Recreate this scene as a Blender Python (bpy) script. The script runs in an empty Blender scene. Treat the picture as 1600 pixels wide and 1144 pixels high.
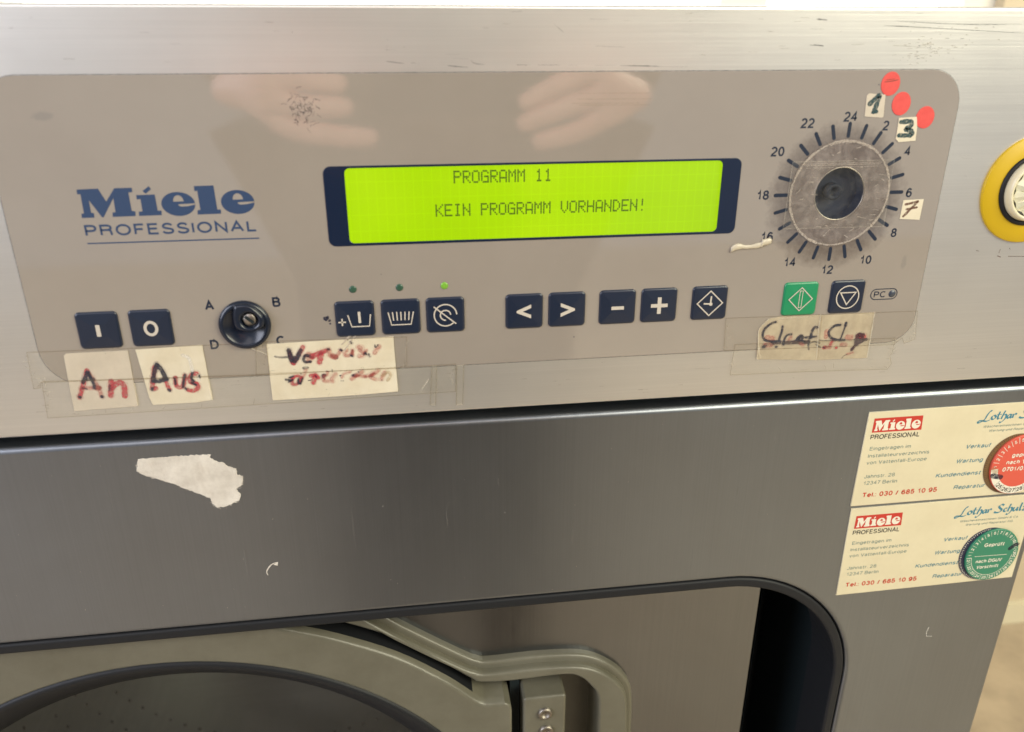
import bpy, bmesh, math, random
from mathutils import Vector, Matrix
from mathutils.geometry import tessellate_polygon
random.seed(7)
sc = bpy.context.scene
COL = sc.collection
BASE = 0.95          # height of the lower edge line of the control fascia above the floor (m)

# ------------------------------------------------------------------ camera, world, lamps
cd = bpy.data.cameras.new('camera'); cam = bpy.data.objects.new('camera', cd); COL.objects.link(cam)
cam.location = (-0.0251, -0.3532, BASE + 0.1588)
cam.rotation_euler = (math.pi/2 - 0.393, 0.001, -0.137)
cd.sensor_width = 36; cd.lens = 27.63; cd.clip_start = 0.01; cd.clip_end = 60
cd.dof.use_dof = True; cd.dof.focus_distance = 0.43; cd.dof.aperture_fstop = 8.5
sc.camera = cam
w = bpy.data.worlds.new('World'); sc.world = w; w.use_nodes = True
bg = w.node_tree.nodes['Background']; bg.inputs[0].default_value = (0.77, 0.77, 0.82, 1); bg.inputs[1].default_value = 0.41
sc.view_settings.view_transform = 'Standard'; sc.view_settings.look = 'None'
sc.view_settings.exposure = 0.0; sc.view_settings.gamma = 1
def area(name, loc, target, size, power, color):
    l = bpy.data.lights.new(name, 'AREA'); l.shape = 'RECTANGLE'; l.size, l.size_y = size; l.energy = power; l.color = color
    o = bpy.data.objects.new(name, l); COL.objects.link(o); o.location = loc
    o.rotation_euler = (Vector(target) - Vector(loc)).to_track_quat('-Z', 'Y').to_euler()
    return o
area('warm_fill_right', (1.8, -1.4, 2.1), (0.3, 0, 1.0), (2.0, 1.4), 76, (1.0, 0.96, 0.72))  # unseen area light, added as a warm fill from the right
area('cool_fill_left', (-2.1, -1.3, 1.7), (-0.2, 0, 1.0), (1.2, 1.6), 48, (0.84, 0.87, 1.0))  # unseen area light, added to cool and brighten the left side
area('rear_fill', (0.0, -1.9, 2.35), (0.0, 0, 1.0), (2.6, 1.4), 20, (1.0, 0.92, 0.91))  # added overhead fill behind the camera, no known fixture

# ------------------------------------------------------------------ materials
def mat(name, base=(0.5,0.5,0.5), rough=0.5, metal=0.0, spec=0.5, emit=None, es=1.0, **kw):
    m = bpy.data.materials.new(name); m.use_nodes = True
    b = m.node_tree.nodes['Principled BSDF']
    b.inputs['Base Color'].default_value = (*base, 1); b.inputs['Roughness'].default_value = rough
    b.inputs['Metallic'].default_value = metal; b.inputs['Specular IOR Level'].default_value = spec
    if emit: b.inputs['Emission Color'].default_value = (*emit, 1); b.inputs['Emission Strength'].default_value = es
    for k, v in kw.items(): b.inputs[k].default_value = v
    return m
class NT:
    def __init__(s, m): s.t = m.node_tree; s.b = s.t.nodes.get('Principled BSDF')
    def n(s, kind, **props):
        x = s.t.nodes.new('ShaderNode' + kind)
        for k, v in props.items():
            if k.startswith('i_'):
                key = k[2:]; key = int(key) if key.isdigit() else key
                x.inputs[key].default_value = v
            else: setattr(x, k, v)
        return x
    def l(s, a, b): s.t.links.new(a, b)
    def coords(s, scale=(1,1,1), loc=(0,0,0)):
        tc = s.n('TexCoord'); mp = s.n('Mapping'); mp.inputs['Scale'].default_value = scale; mp.inputs['Location'].default_value = loc
        s.l(tc.outputs['Object'], mp.inputs[0]); return mp.outputs[0]
    def noise(s, vec, scale, detail=4, rough=0.6, dist=0):
        x = s.n('TexNoise'); x.inputs['Scale'].default_value = scale; x.inputs['Detail'].default_value = detail
        x.inputs['Roughness'].default_value = rough; x.inputs['Distortion'].default_value = dist
        s.l(vec, x.inputs['Vector']); return x.outputs[0]
    def ramp(s, fac, stops):
        r = s.n('ValToRGB'); e = r.color_ramp.elements
        while len(e) < len(stops): e.new(0.5)
        for i, (p, c) in enumerate(stops):
            e[i].position = p; e[i].color = (*c, 1) if len(c) == 3 else c
        s.l(fac, r.inputs[0]); return r.outputs[0]
    def math(s, op, a, b=None, c=None):
        x = s.n('Math', operation=op)
        for i, v in enumerate((a, b, c)):
            if v is None: continue
            if isinstance(v, (int, float)): x.inputs[i].default_value = v
            else: s.l(v, x.inputs[i])
        return x.outputs[0]
    def mix(s, fac, a, b, blend='MIX'):
        x = s.n('MixRGB', blend_type=blend)
        for i, v in enumerate((fac, a, b)):
            if isinstance(v, (int, float)): x.inputs[i].default_value = v
            elif isinstance(v, tuple): x.inputs[i].default_value = (*v, 1)
            else: s.l(v, x.inputs[i])
        return x.outputs[0]
    def bump(s, h, strength=0.3, dist=0.001):
        x = s.n('Bump'); x.inputs['Strength'].default_value = strength; x.inputs['Distance'].default_value = dist
        s.l(h, x.inputs['Height']); s.l(x.outputs[0], s.b.inputs['Normal'])
def grey(v): return (v, v, v)

def steel(name, base, rough, horiz, aniso, metal=1.0, fine=900, var=0.10, cloud=0.05, smear=0.01):
    m = mat(name, base, rough, metal); t = NT(m)
    sca = (6, 6, fine) if horiz else (fine, 6, 6)
    v = t.coords(sca); g = t.noise(v, 1.0, 5, 0.7)
    v2 = t.coords((1.3, 1, 5) if horiz else (5, 1, 1.3)); big = t.noise(v2, 5.0, 4, 0.6)
    lo = tuple(c*(1-var) for c in base); hi = tuple(min(1, c*(1+var)) for c in base)
    c1 = t.ramp(g, [(0.3, lo), (0.7, hi)])
    c2 = t.ramp(big, [(0.35, grey(0.975)), (0.65, grey(1.0))])
    cl = t.noise(t.coords((1, 1, 0.8)), 7.0, 5, 0.6, 0.8); c3 = t.ramp(cl, [(0.3, (1-cloud*0.8, 1-cloud*0.95, 1-cloud)), (0.7, grey(1.0))])
    t.l(t.mix(1.0, t.mix(1.0, c1, c2, 'MULTIPLY'), c3, 'MULTIPLY'), t.b.inputs['Base Color'])
    fg = t.math('MULTIPLY', t.ramp(t.noise(t.coords(), 16, 5, 0.65, 0.6), [(0.52, grey(0)), (0.70, grey(1))]), smear)
    rr = t.math('ADD', t.math('MULTIPLY_ADD', t.math('ADD', g, t.math('ADD', big, cl)), 0.06, rough - 0.09), fg)
    t.l(rr, t.b.inputs['Roughness'])
    t.bump(g, 0.10 if horiz else 0.035, 0.0004)
    t.b.inputs['Anisotropic'].default_value = aniso
    tg = t.n('Tangent', direction_type='RADIAL', axis='Z'); t.l(tg.outputs[0], t.b.inputs['Tangent'])
    if not horiz: t.b.inputs['Anisotropic Rotation'].default_value = 0.25
    return m
M = {}
M['fascia'] = steel('satin_steel', (0.80, 0.785, 0.745), 0.33, True, 0.45, 0.80, 1100, 0.035)
M['front'] = steel('dark_brushed_steel', (0.262, 0.284, 0.312), 0.34, False, 0.3, 0.95, 1100, 0.04, 0.10, 0.010)
M['inner'] = steel('inner_steel', (0.232, 0.244, 0.262), 0.22, False, 0.35, 1.0, 700, 0.05, 0.12, 0.03)
M['cabinet'] = mat('painted_cabinet', (0.42, 0.42, 0.40), 0.5)
def plate_mat():
    m = mat('grey_foil', (0.36, 0.33, 0.29), 0.10, 0, 0.5, IOR=2.15); t = NT(m)
    v = t.coords(); n1 = t.noise(v, 14, 4, 0.6); n2 = t.noise(v, 900, 2, 0.5)
    base = t.ramp(n1, [(0.3, (0.286, 0.249, 0.212)), (0.7, (0.312, 0.275, 0.236))])
    # grime ring left by fingers round the dial (dial centre 0.1810, 0.0911 in panel coordinates)
    tc = t.n('TexCoord'); sp = t.n('SeparateXYZ'); t.l(tc.outputs['Object'], sp.inputs[0])
    dx = t.math('SUBTRACT', sp.outputs[0], 0.1795); dz = t.math('SUBTRACT', sp.outputs[2], 0.0890)
    r = t.math('SQRT', t.math('ADD', t.math('MULTIPLY', dx, dx), t.math('MULTIPLY', dz, dz)))
    r = t.math('ADD', r, t.math('MULTIPLY', t.math('SUBTRACT', t.noise(v, 120, 5, 0.7), 0.5), 0.012))
    mask = t.ramp(t.math('MULTIPLY', r, 20), [(0.50, grey(0.95)), (0.60, grey(0.70)), (0.71, grey(0.0))])
    sm = t.math('MULTIPLY', mask, t.math('MULTIPLY_ADD', t.noise(v, 260, 6, 0.75), 1.0, 0.35))
    c = t.mix(sm, base, (0.115, 0.092, 0.080))
    # a grey smudge at the upper left and one below the right end
    for (x, z, w_, h_, a) in ((-0.1670, 0.1310, 11, 26, 0.35), (0.2215, 0.0560, 34, 13, 0.30)):
        ex = t.math('MULTIPLY', t.math('SUBTRACT', sp.outputs[0], x), w_*10); ez = t.math('MULTIPLY', t.math('SUBTRACT', sp.outputs[2], z), h_*10)
        rr = t.math('ADD', t.math('SQRT', t.math('ADD', t.math('MULTIPLY', ex, ex), t.math('MULTIPLY', ez, ez))), t.math('MULTIPLY', t.noise(v, 260, 4, 0.7), 0.9))
        k = t.ramp(rr, [(0.75, grey(a)), (1.0, grey(0.0))]); c = t.mix(k, c, (0.17, 0.155, 0.15))
    t.l(c, t.b.inputs['Base Color'])
    t.l(t.math('MULTIPLY_ADD', n1, 0.035, 0.015), t.b.inputs['Roughness']); t.bump(n2, 0.03, 0.0002)
    return m
M['plate'] = plate_mat()
M['navy'] = mat('navy_button', (0.012, 0.019, 0.039), 0.28, 0, 0.6)
M['green'] = mat('green_button', (0.012, 0.23, 0.095), 0.30, 0, 0.6)
M['print'] = mat('navy_print', (0.010, 0.018, 0.038), 0.35)
M['blue'] = mat('blue_print', (0.030, 0.056, 0.122), 0.35)
M['symbol'] = mat('beige_symbol', (0.52, 0.47, 0.40), 0.35)
M['frame'] = mat('display_frame', (0.008, 0.016, 0.040), 0.18, 0, 0.6)
M['hole'] = mat('dial_recess', (0.006, 0.014, 0.040), 0.5)
M['knob'] = mat('navy_knob', (0.008, 0.013, 0.026), 0.22, 0, 0.5)
M['old_screw'] = mat('dull_screw', (0.30, 0.27, 0.23), 0.45, 1)
M['shaft'] = mat('dark_shaft', (0.006, 0.010, 0.022), 0.55, 0, 0.2)
M['screw'] = mat('screw_metal', (0.40, 0.37, 0.33), 0.35, 1)
M['dark'] = mat('dark_gap', (0.010, 0.016, 0.018), 0.6, 0, 0.3)
M['rubber'] = mat('black_rubber', (0.014, 0.015, 0.017), 0.5, 0, 0.25)
M['olive'] = mat('olive_plastic', (0.150, 0.143, 0.108), 0.30)
_q = NT(M['olive']); _q.bump(_q.noise(_q.coords(), 1500, 3, 0.6), 0.10, 0.0003)
_n = _q.noise(_q.coords(), 18, 6, 0.7); _q.l(_q.ramp(_n, [(0.35, (0.112, 0.105, 0.075)), (0.65, (0.145, 0.137, 0.102))]), _q.b.inputs['Base Color'])
M['yellow'] = mat('yellow_plastic', (0.55, 0.36, 0.004), 0.42)
M['cream'] = mat('cream_plastic', (0.72, 0.66, 0.46), 0.30)
M['clear'] = mat('clear_facets', (0.66, 0.64, 0.46), 0.08, 0, 0.8)
M['led'] = mat('led_off', (0.035, 0.085, 0.055), 0.25)
M['led_on'] = mat('led_on', (0.16, 0.36, 0.04), 0.25, emit=(0.30, 0.75, 0.04), es=0.05)
M['lamp_dark'] = mat('pc_lamp', (0.05, 0.06, 0.08), 0.25)
def lcd_mat():
    m = mat('lcd_backlight', (0.02, 0.03, 0.0), 0.3); t = NT(m)
    v = t.coords(); n = t.noise(v, 9, 2, 0.5)
    grid = t.n('TexBrick', offset=0.0); grid.inputs['Scale'].default_value = 1; grid.inputs['Brick Width'].default_value = 0.00407*1.0
    grid.inputs['Row Height'].default_value = 0.00725; grid.inputs['Mortar Size'].default_value = 0.00030; grid.inputs['Mortar Smooth'].default_value = 1.0
    grid.inputs[1].default_value = (0.97,0.97,0.97,1); grid.inputs[2].default_value = (0.97,0.97,0.97,1); grid.inputs[3].default_value = (1.06,1.05,1.3,1)
    mp = t.n('Mapping'); mp.inputs['Rotation'].default_value = (math.pi/2, 0, 0); t.l(v, mp.inputs[0]); t.l(mp.outputs[0], grid.inputs[0])
    c = t.ramp(n, [(0.3, (0.37, 0.65, 0.0)), (0.5, (0.44, 0.76, 0.0)), (0.7, (0.56, 0.86, 0.006))])
    t.l(t.mix(1.0, c, grid.outputs[0], 'MULTIPLY'), t.b.inputs['Emission Color']); t.b.inputs['Emission Strength'].default_value = 1.0
    return m
M['lcd'] = lcd_mat()
M['lcd_dot'] = mat('lcd_dot', (0.01, 0.02, 0.002), 0.5, emit=(0.02, 0.06, 0.0), es=1)
def fresnel(t, ior):
    ior = 1.0 + (ior - 1.0)*0.8
    """the same mirror share from either side of a thin sheet"""
    fr = t.n('Fresnel'); ge = t.n('NewGeometry'); t.l(t.math('MULTIPLY_ADD', ge.outputs['Backfacing'], 1.0/ior - ior, ior), fr.inputs[0]); return fr
def film(name, tint, white, gloss=0.10, wscale=160, bumpy=0.0, base=(0.75, 0.70, 0.58), lo=0.35, hi=0.75):
    """thin see-through film: clear, a little milky, shiny"""
    m = bpy.data.materials.new(name); m.use_nodes = True; t = NT(m); t.t.nodes.remove(t.b)
    out = t.t.nodes['Material Output']
    tr = t.n('BsdfTransparent'); tr.inputs[0].default_value = (*tint, 1)
    df = t.n('BsdfDiffuse'); df.inputs[0].default_value = (*base, 1)
    gl = t.n('BsdfGlossy'); gl.inputs['Roughness'].default_value = gloss
    v = t.coords(); n = t.noise(v, wscale, 5, 0.7, 0.4)
    k = t.math('MULTIPLY', t.ramp(n, [(lo, grey(0.25)), (hi, grey(1))]), white)
    m1 = t.n('MixShader'); t.l(k, m1.inputs[0]); t.l(tr.outputs[0], m1.inputs[1]); t.l(df.outputs[0], m1.inputs[2])
    fr = fresnel(t, 1.45)
    m2 = t.n('MixShader'); t.l(fr.outputs[0], m2.inputs[0]); t.l(m1.outputs[0], m2.inputs[1]); t.l(gl.outputs[0], m2.inputs[2])
    if bumpy:
        b = t.n('Bump'); b.inputs['Strength'].default_value = bumpy; b.inputs['Distance'].default_value = 0.0006
        t.l(n, b.inputs['Height'])
        for q in (gl, df, fr): t.l(b.outputs[0], q.inputs['Normal'])
    t.l(m2.outputs[0], out.inputs[0]); return m
M['tape'] = film('clear_tape', (1.0, 0.995, 0.98), 0.06, 0.12, 120, 0.5, (0.85, 0.83, 0.74), 0.45, 0.75)
M['tape_edge'] = film('tape_edge', (0.72, 0.68, 0.62), 0.12)
M['tape_white'] = film('tape_light_edge', (0.95, 0.93, 0.90), 0.60)
M['disc'] = film('scuffed_disc', (0.80, 0.77, 0.76), 0.42, 0.25, 110, 1.0, (0.52, 0.455, 0.42), 0.40, 0.68)
M['scuff'] = film('scuff_line', (0.95, 0.93, 0.9), 0.75, 0.3, 900, 0.3, (0.62, 0.55, 0.48))
M['cover'] = film('display_cover', (0.99, 0.99, 0.99), 0.0, 0.05)
def ink(name, color, alpha, sc_=900, thr=(0.32, 0.58)):
    m = mat(name, color, 0.55); t = NT(m); v = t.coords(); n = t.noise(v, sc_, 4, 0.7)
    a = t.ramp(n, [(thr[0], grey(0.25*alpha)), (thr[1], grey(alpha))]); t.l(a, t.b.inputs['Alpha']); return m
INKM = {'r': ink('red_ink', (0.50, 0.040, 0.060), 0.74), 'p': ink('pale_red_ink', (0.56, 0.14, 0.11), 0.36), 'k': ink('black_ink', (0.012, 0.014, 0.035), 0.95),
        'f': ink('faint_grey_ink', (0.06, 0.06, 0.07), 0.62), 'd': ink('dark_purple_ink', (0.045, 0.012, 0.025), 0.85), 'w': ink('white_scuff_glare', (0.80, 0.77, 0.70), 0.75),
        'q': ink('brown_stain', (0.42, 0.30, 0.16), 0.45), 'g': ink('green_black_ink', (0.012, 0.05, 0.06), 0.97), 'b': ink('brown_ink', (0.13, 0.055, 0.035), 0.9),
        'c': ink('glue_edge', (0.30, 0.24, 0.15), 0.5), 'h': ink('ink_halo', (0.55, 0.16, 0.15), 0.16), 'i': ink('dark_halo', (0.20, 0.12, 0.16), 0.16), 's': ink('paper_stain', (0.45, 0.42, 0.38), 0.12, 260, (0.40, 0.65))}
def paper(name, c1, c2, rough=0.75, scale=60, fibre=0.25, stain=0.12):
    m = mat(name, c1, rough); t = NT(m); v = t.coords(); n = t.noise(v, scale, 5, 0.65); f = t.noise(v, 1400, 3, 0.6)
    c = t.ramp(n, [(0.35, c1), (0.65, c2)]); st = t.ramp(t.noise(v, scale*0.35, 6, 0.7, 0.5), [(0.50, grey(1.0)), (0.72, (1-stain*0.7, 1-stain*0.85, 1-stain))]); t.l(t.mix(1.0, c, st, 'MULTIPLY'), t.b.inputs['Base Color']); t.bump(t.math('ADD', t.math('MULTIPLY', n, 2.0), f), fibre, 0.0002); return m
M['paper'] = paper('aged_paper', (0.60, 0.53, 0.39), (0.68, 0.62, 0.49))
M['paper_an'] = paper('greyed_paper', (0.50, 0.44, 0.35), (0.58, 0.51, 0.41))
M['paper_clear'] = paper('soaked_paper', (0.40, 0.33, 0.235), (0.54, 0.46, 0.325), 0.4, 90)
M['paper_clear'].node_tree.nodes['Principled BSDF'].inputs['Alpha'].default_value = 0.90
M['torn'] = paper('torn_backing', (0.52, 0.475, 0.41), (0.68, 0.635, 0.56), 0.85, 90, 0.8, 0.28)
M['card'] = paper('cream_card', (0.62, 0.55, 0.37), (0.67, 0.60, 0.41), 0.5, 30, 0.05, 0.06)
M['red'] = paper('red_dot', (0.62, 0.055, 0.050), (0.68, 0.075, 0.065), 0.5, 200, 0.3)
M['logo_red'] = mat('logo_red', (0.50, 0.035, 0.022), 0.5)
M['orange'] = mat('badge_red', (0.62, 0.095, 0.060), 0.35)
M['badge_green'] = mat('badge_green', (0.030, 0.20, 0.115), 0.35)
M['white'] = mat('white_print', (0.72, 0.68, 0.56), 0.5)
M['ink_black'] = mat('black_print', (0.035, 0.035, 0.030), 0.6)
M['ink_grey'] = mat('grey_green_print', (0.22, 0.27, 0.22), 0.6)
M['ink_teal'] = mat('teal_print', (0.045, 0.20, 0.27), 0.6)
M['ink_teal2'] = mat('soft_teal_print', (0.10, 0.22, 0.25), 0.6)
M['ink_red'] = mat('red_print', (0.50, 0.045, 0.020), 0.6)
M['brown_edge'] = mat('old_badge_brown', (0.16, 0.085, 0.03), 0.5)
M['violet_edge'] = mat('old_badge_violet', (0.020, 0.020, 0.050), 0.5)
M['glue'] = mat('dried_glue', (0.52, 0.46, 0.35), 0.3, 0, 0.5)
M['wall'] = paper('plaster', (0.66, 0.56, 0.40), (0.70, 0.60, 0.44), 0.9, 4, 0.1)
M['skirt'] = mat('cream_skirting', (0.74, 0.68, 0.50), 0.5)
M['floor'] = paper('tan_floor', (0.40, 0.32, 0.23), (0.52, 0.42, 0.30), 0.6, 12, 0.2)
M['winframe'] = mat('window_frame_white', (0.80, 0.78, 0.70), 0.5)
M['leaf'] = mat('leaf', (0.30, 0.42, 0.12), 0.5)
M['skin'] = mat('skin', (0.88, 0.50, 0.44), 0.45)
M['skin'].node_tree.nodes['Principled BSDF'].inputs['Subsurface Weight'].default_value = 0.1
M['nail'] = mat('nail', (0.75, 0.50, 0.42), 0.25)
M['jumper'] = paper('brown_wool', (0.060, 0.040, 0.030), (0.085, 0.058, 0.044), 0.9, 40, 0.4)
M['trousers'] = mat('brown_cloth', (0.060, 0.042, 0.032), 0.85)
M['hair'] = mat('brown_hair', (0.05, 0.03, 0.02), 0.6)
M['phone'] = mat('black_phone', (0.01, 0.01, 0.012), 0.2)
M['sky'] = bpy.data.materials.new('bright_sky'); M['sky'].use_nodes = True
_t = NT(M['sky']); _t.b.inputs['Base Color'].default_value = (0,0,0,1); _t.b.inputs['Emission Color'].default_value = (1.0, 0.93, 0.78, 1); _t.b.inputs['Emission Strength'].default_value = 6.0
def glass_mat(name, tint, rough=0.03):
    m = bpy.data.materials.new(name); m.use_nodes = True; t = NT(m); t.t.nodes.remove(t.b)
    tr = t.n('BsdfTransparent'); tr.inputs[0].default_value = (*tint, 1); gl = t.n('BsdfGlossy'); gl.inputs['Roughness'].default_value = rough
    fr = fresnel(t, 1.5); mx = t.n('MixShader')
    t.l(fr.outputs[0], mx.inputs[0]); t.l(tr.outputs[0], mx.inputs[1]); t.l(gl.outputs[0], mx.inputs[2]); t.l(mx.outputs[0], t.t.nodes['Material Output'].inputs[0]); return m
M['glass'] = film('porthole_glass', (0.44, 0.46, 0.45), 0.05, 0.06, 9, 0.0, (0.50, 0.52, 0.47), 0.3, 0.75)
M['drum'] = steel('drum_steel', (0.42, 0.42, 0.40), 0.40, True, 0.0, 0.45, 120, 0.10)
M['pane'] = glass_mat('window_glass', (0.97, 0.98, 0.97))

# ------------------------------------------------------------------ mesh helpers
# panel coordinates: u to the right, v up (mm, from the fascia datum), h towards the viewer in front of the steel
class G:
    """a growing mesh in panel millimetres"""
    def __init__(s): s.v = []; s.f = []; s.m = []; s.s = []; s.mats = []
    def mi(s, m):
        if m not in s.mats: s.mats.append(m)
        return s.mats.index(m)
    def add(s, vs, fs, m, smooth=False):
        k = len(s.v); s.v += [tuple(p) for p in vs]; i = s.mi(m)
        for j, f in enumerate(fs):
            s.f.append(tuple(k + a for a in f)); s.m.append(i); s.s.append(smooth[j] if isinstance(smooth, list) else smooth)
        return s
def nrm(loop, ccw):
    a = sum(p[0]*q[1] - q[0]*p[1] for p, q in zip(loop, loop[1:] + loop[:1]))
    return list(loop) if (a > 0) == ccw else list(loop)[::-1]
def inset(loop, d):
    """offset a ccw loop inwards by d (a cw hole outwards from its void)"""
    n = len(loop); out = []
    for i in range(n):
        p0, p1, p2 = loop[i-1], loop[i], loop[(i+1) % n]
        a = Vector((p1[0]-p0[0], p1[1]-p0[1])); b = Vector((p2[0]-p1[0], p2[1]-p1[1]))
        if a.length < 1e-9: a = b
        if b.length < 1e-9: b = a
        a.normalize(); b.normalize(); na = Vector((-a.y, a.x)); nb = Vector((-b.y, b.x)); k = na + nb
        if k.length < 1e-6: k = na
        k.normalize(); c = max(0.35, k.dot(na)); out.append((p1[0] + k.x*d/c, p1[1] + k.y*d/c))
    return out
def slab(g, outer, m, h0, h1, bev=0.0, holes=(), steps=3, back=False, bevh=None):
    """solid plate: outline(s) at depth h0 raised to h1 with a rounded front edge"""
    loops = [nrm(outer, True)] + [nrm(h, False) for h in holes]; top = []
    bevh = bev if bevh is None else bevh
    for lp in loops:
        prof = [(0, h0)]
        if bev > 0:
            for k in range(steps + 1):
                a = math.pi/2*k/steps; prof.append((bev*(1-math.cos(a)), h1 - bevh + bevh*math.sin(a)))
        else: prof.append((0, h1))
        vs = []; n = len(lp)
        for d, h in prof:
            vs += [(x, y, h) for x, y in (inset(lp, d) if d else lp)]
        fs = []; sm = []
        for r in range(len(prof)-1):
            for i in range(n):
                j = (i+1) % n; fs.append((r*n+i, r*n+j, (r+1)*n+j, (r+1)*n+i)); sm.append(r > 0)
        g.add(vs, fs, m, sm); top.append([(x, y, h1) for x, y in vs_xy(vs[-n:])])
    fill(g, top, m)
    if back: fill(g, [[(x, y, h0) for x, y in lp] for lp in loops], m, True)
    return g
def vs_xy(vs): return [(p[0], p[1]) for p in vs]
def fill(g, loops, m, flip=False):
    flat = [p for lp in loops for p in lp]
    tris = tessellate_polygon([[Vector((p[0], p[1], 0)) for p in lp] for lp in loops]); fs = []
    for t in tris:
        a, b, c = (flat[i] for i in t); ar = (b[0]-a[0])*(c[1]-a[1]) - (c[0]-a[0])*(b[1]-a[1])
        if abs(ar) < 1e-10: continue
        fs.append(tuple(t) if (ar > 0) != flip else tuple(t)[::-1])
    g.add(flat, fs, m)
def flatpoly(g, pts, m, h): fill(g, [[(x, y, h) for x, y in nrm(pts, True)]], m); return g
def rrect(x0, y0, x1, y1, r, n=6):
    rs = r if isinstance(r, (tuple, list)) else (r,)*4       # bl br tr tl
    out = []
    for (cx, cy, a0, q) in ((x0+rs[0], y0+rs[0], 180, rs[0]), (x1-rs[1], y0+rs[1], 270, rs[1]), (x1-rs[2], y1-rs[2], 0, rs[2]), (x0+rs[3], y1-rs[3], 90, rs[3])):
        for k in range(n+1):
            a = math.radians(a0 + 90*k/n); out.append((cx + q*math.cos(a), cy + q*math.sin(a)))
    return out
def circle(cx, cy, rx, n=48, ry=None, a0=0, a1=360):
    ry = rx if ry is None else ry; full = (a1-a0) == 360
    return [(cx + rx*math.cos(math.radians(a0 + (a1-a0)*k/(n if full else n-1))), cy + ry*math.sin(math.radians(a0 + (a1-a0)*k/(n if full else n-1)))) for k in range(n)]
def lathe(g, cx, cy, prof, m, n=64, smooth=True):
    """prof: list of (radius, h) from outside in"""
    vs = []; fs = []
    for r, h in prof:
        for k in range(n):
            a = 2*math.pi*k/n; vs.append((cx + r*math.cos(a), cy + r*math.sin(a), h))
    for i in range(len(prof)-1):
        for k in range(n):
            j = (k+1) % n; fs.append((i*n+k, i*n+j, (i+1)*n+j, (i+1)*n+k))
    if prof[-1][0] > 0.01 : pass
    g.add(vs, fs, m, smooth); return g
def smoothline(pts, n=6):
    if len(pts) < 3: return list(pts)
    out = []; P = [pts[0]] + list(pts) + [pts[-1]]
    for i in range(1, len(P)-2):
        p0, p1, p2, p3 = P[i-1:i+3]
        for k in range(n):
            t = k/n; out.append(tuple(0.5*((2*p1[c]) + (-p0[c]+p2[c])*t + (2*p0[c]-5*p1[c]+4*p2[c]-p3[c])*t*t + (-p0[c]+3*p1[c]-3*p2[c]+p3[c])*t**3) for c in (0, 1)))
    out.append(tuple(pts[-1])); return out
def ribbon(g, pts, w, m, h, caps=True, smooth=True, jitter=0.0, taper=0.0, nib=None):
    P = smoothline(pts) if smooth else list(pts); n = len(P); L = []; R = []
    for i, p in enumerate(P):
        a = P[max(0, i-1)]; b = P[min(n-1, i+1)]; t = Vector((b[0]-a[0], b[1]-a[1])); t = t.normalized() if t.length > 1e-9 else Vector((1, 0))
        q = Vector((-t.y, t.x)); hw = w/2*(1 + random.uniform(-jitter, jitter))
        if taper: hw *= 1 - taper*abs(2*i/(n-1) - 1)**2
        if nib is not None: hw = w/2*(0.22 + 0.78*abs(math.sin(math.atan2(t.y, t.x) - nib)))
        L.append((p[0]+q.x*hw, p[1]+q.y*hw, h)); R.append((p[0]-q.x*hw, p[1]-q.y*hw, h))
    vs = L + R; fs = [(i, n+i, n+i+1, i+1) for i in range(n-1)]
    if caps:
        for (c, o, s) in ((P[0], P[1], 0), (P[-1], P[-2], n-1)):
            t = Vector((c[0]-o[0], c[1]-o[1])); t = t.normalized() if t.length > 1e-9 else Vector((1, 0)); ang = math.atan2(t.y, t.x)
            hw = (Vector(L[s][:2]) - Vector(c)).length; k0 = len(vs)
            arc = [(c[0] + hw*math.cos(ang - math.pi/2 + math.pi*k/6), c[1] + hw*math.sin(ang - math.pi/2 + math.pi*k/6), h) for k in range(7)]
            vs += arc; fs.append(tuple(range(k0, k0+7)))
    g.add(vs, fs, m); return g
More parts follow.
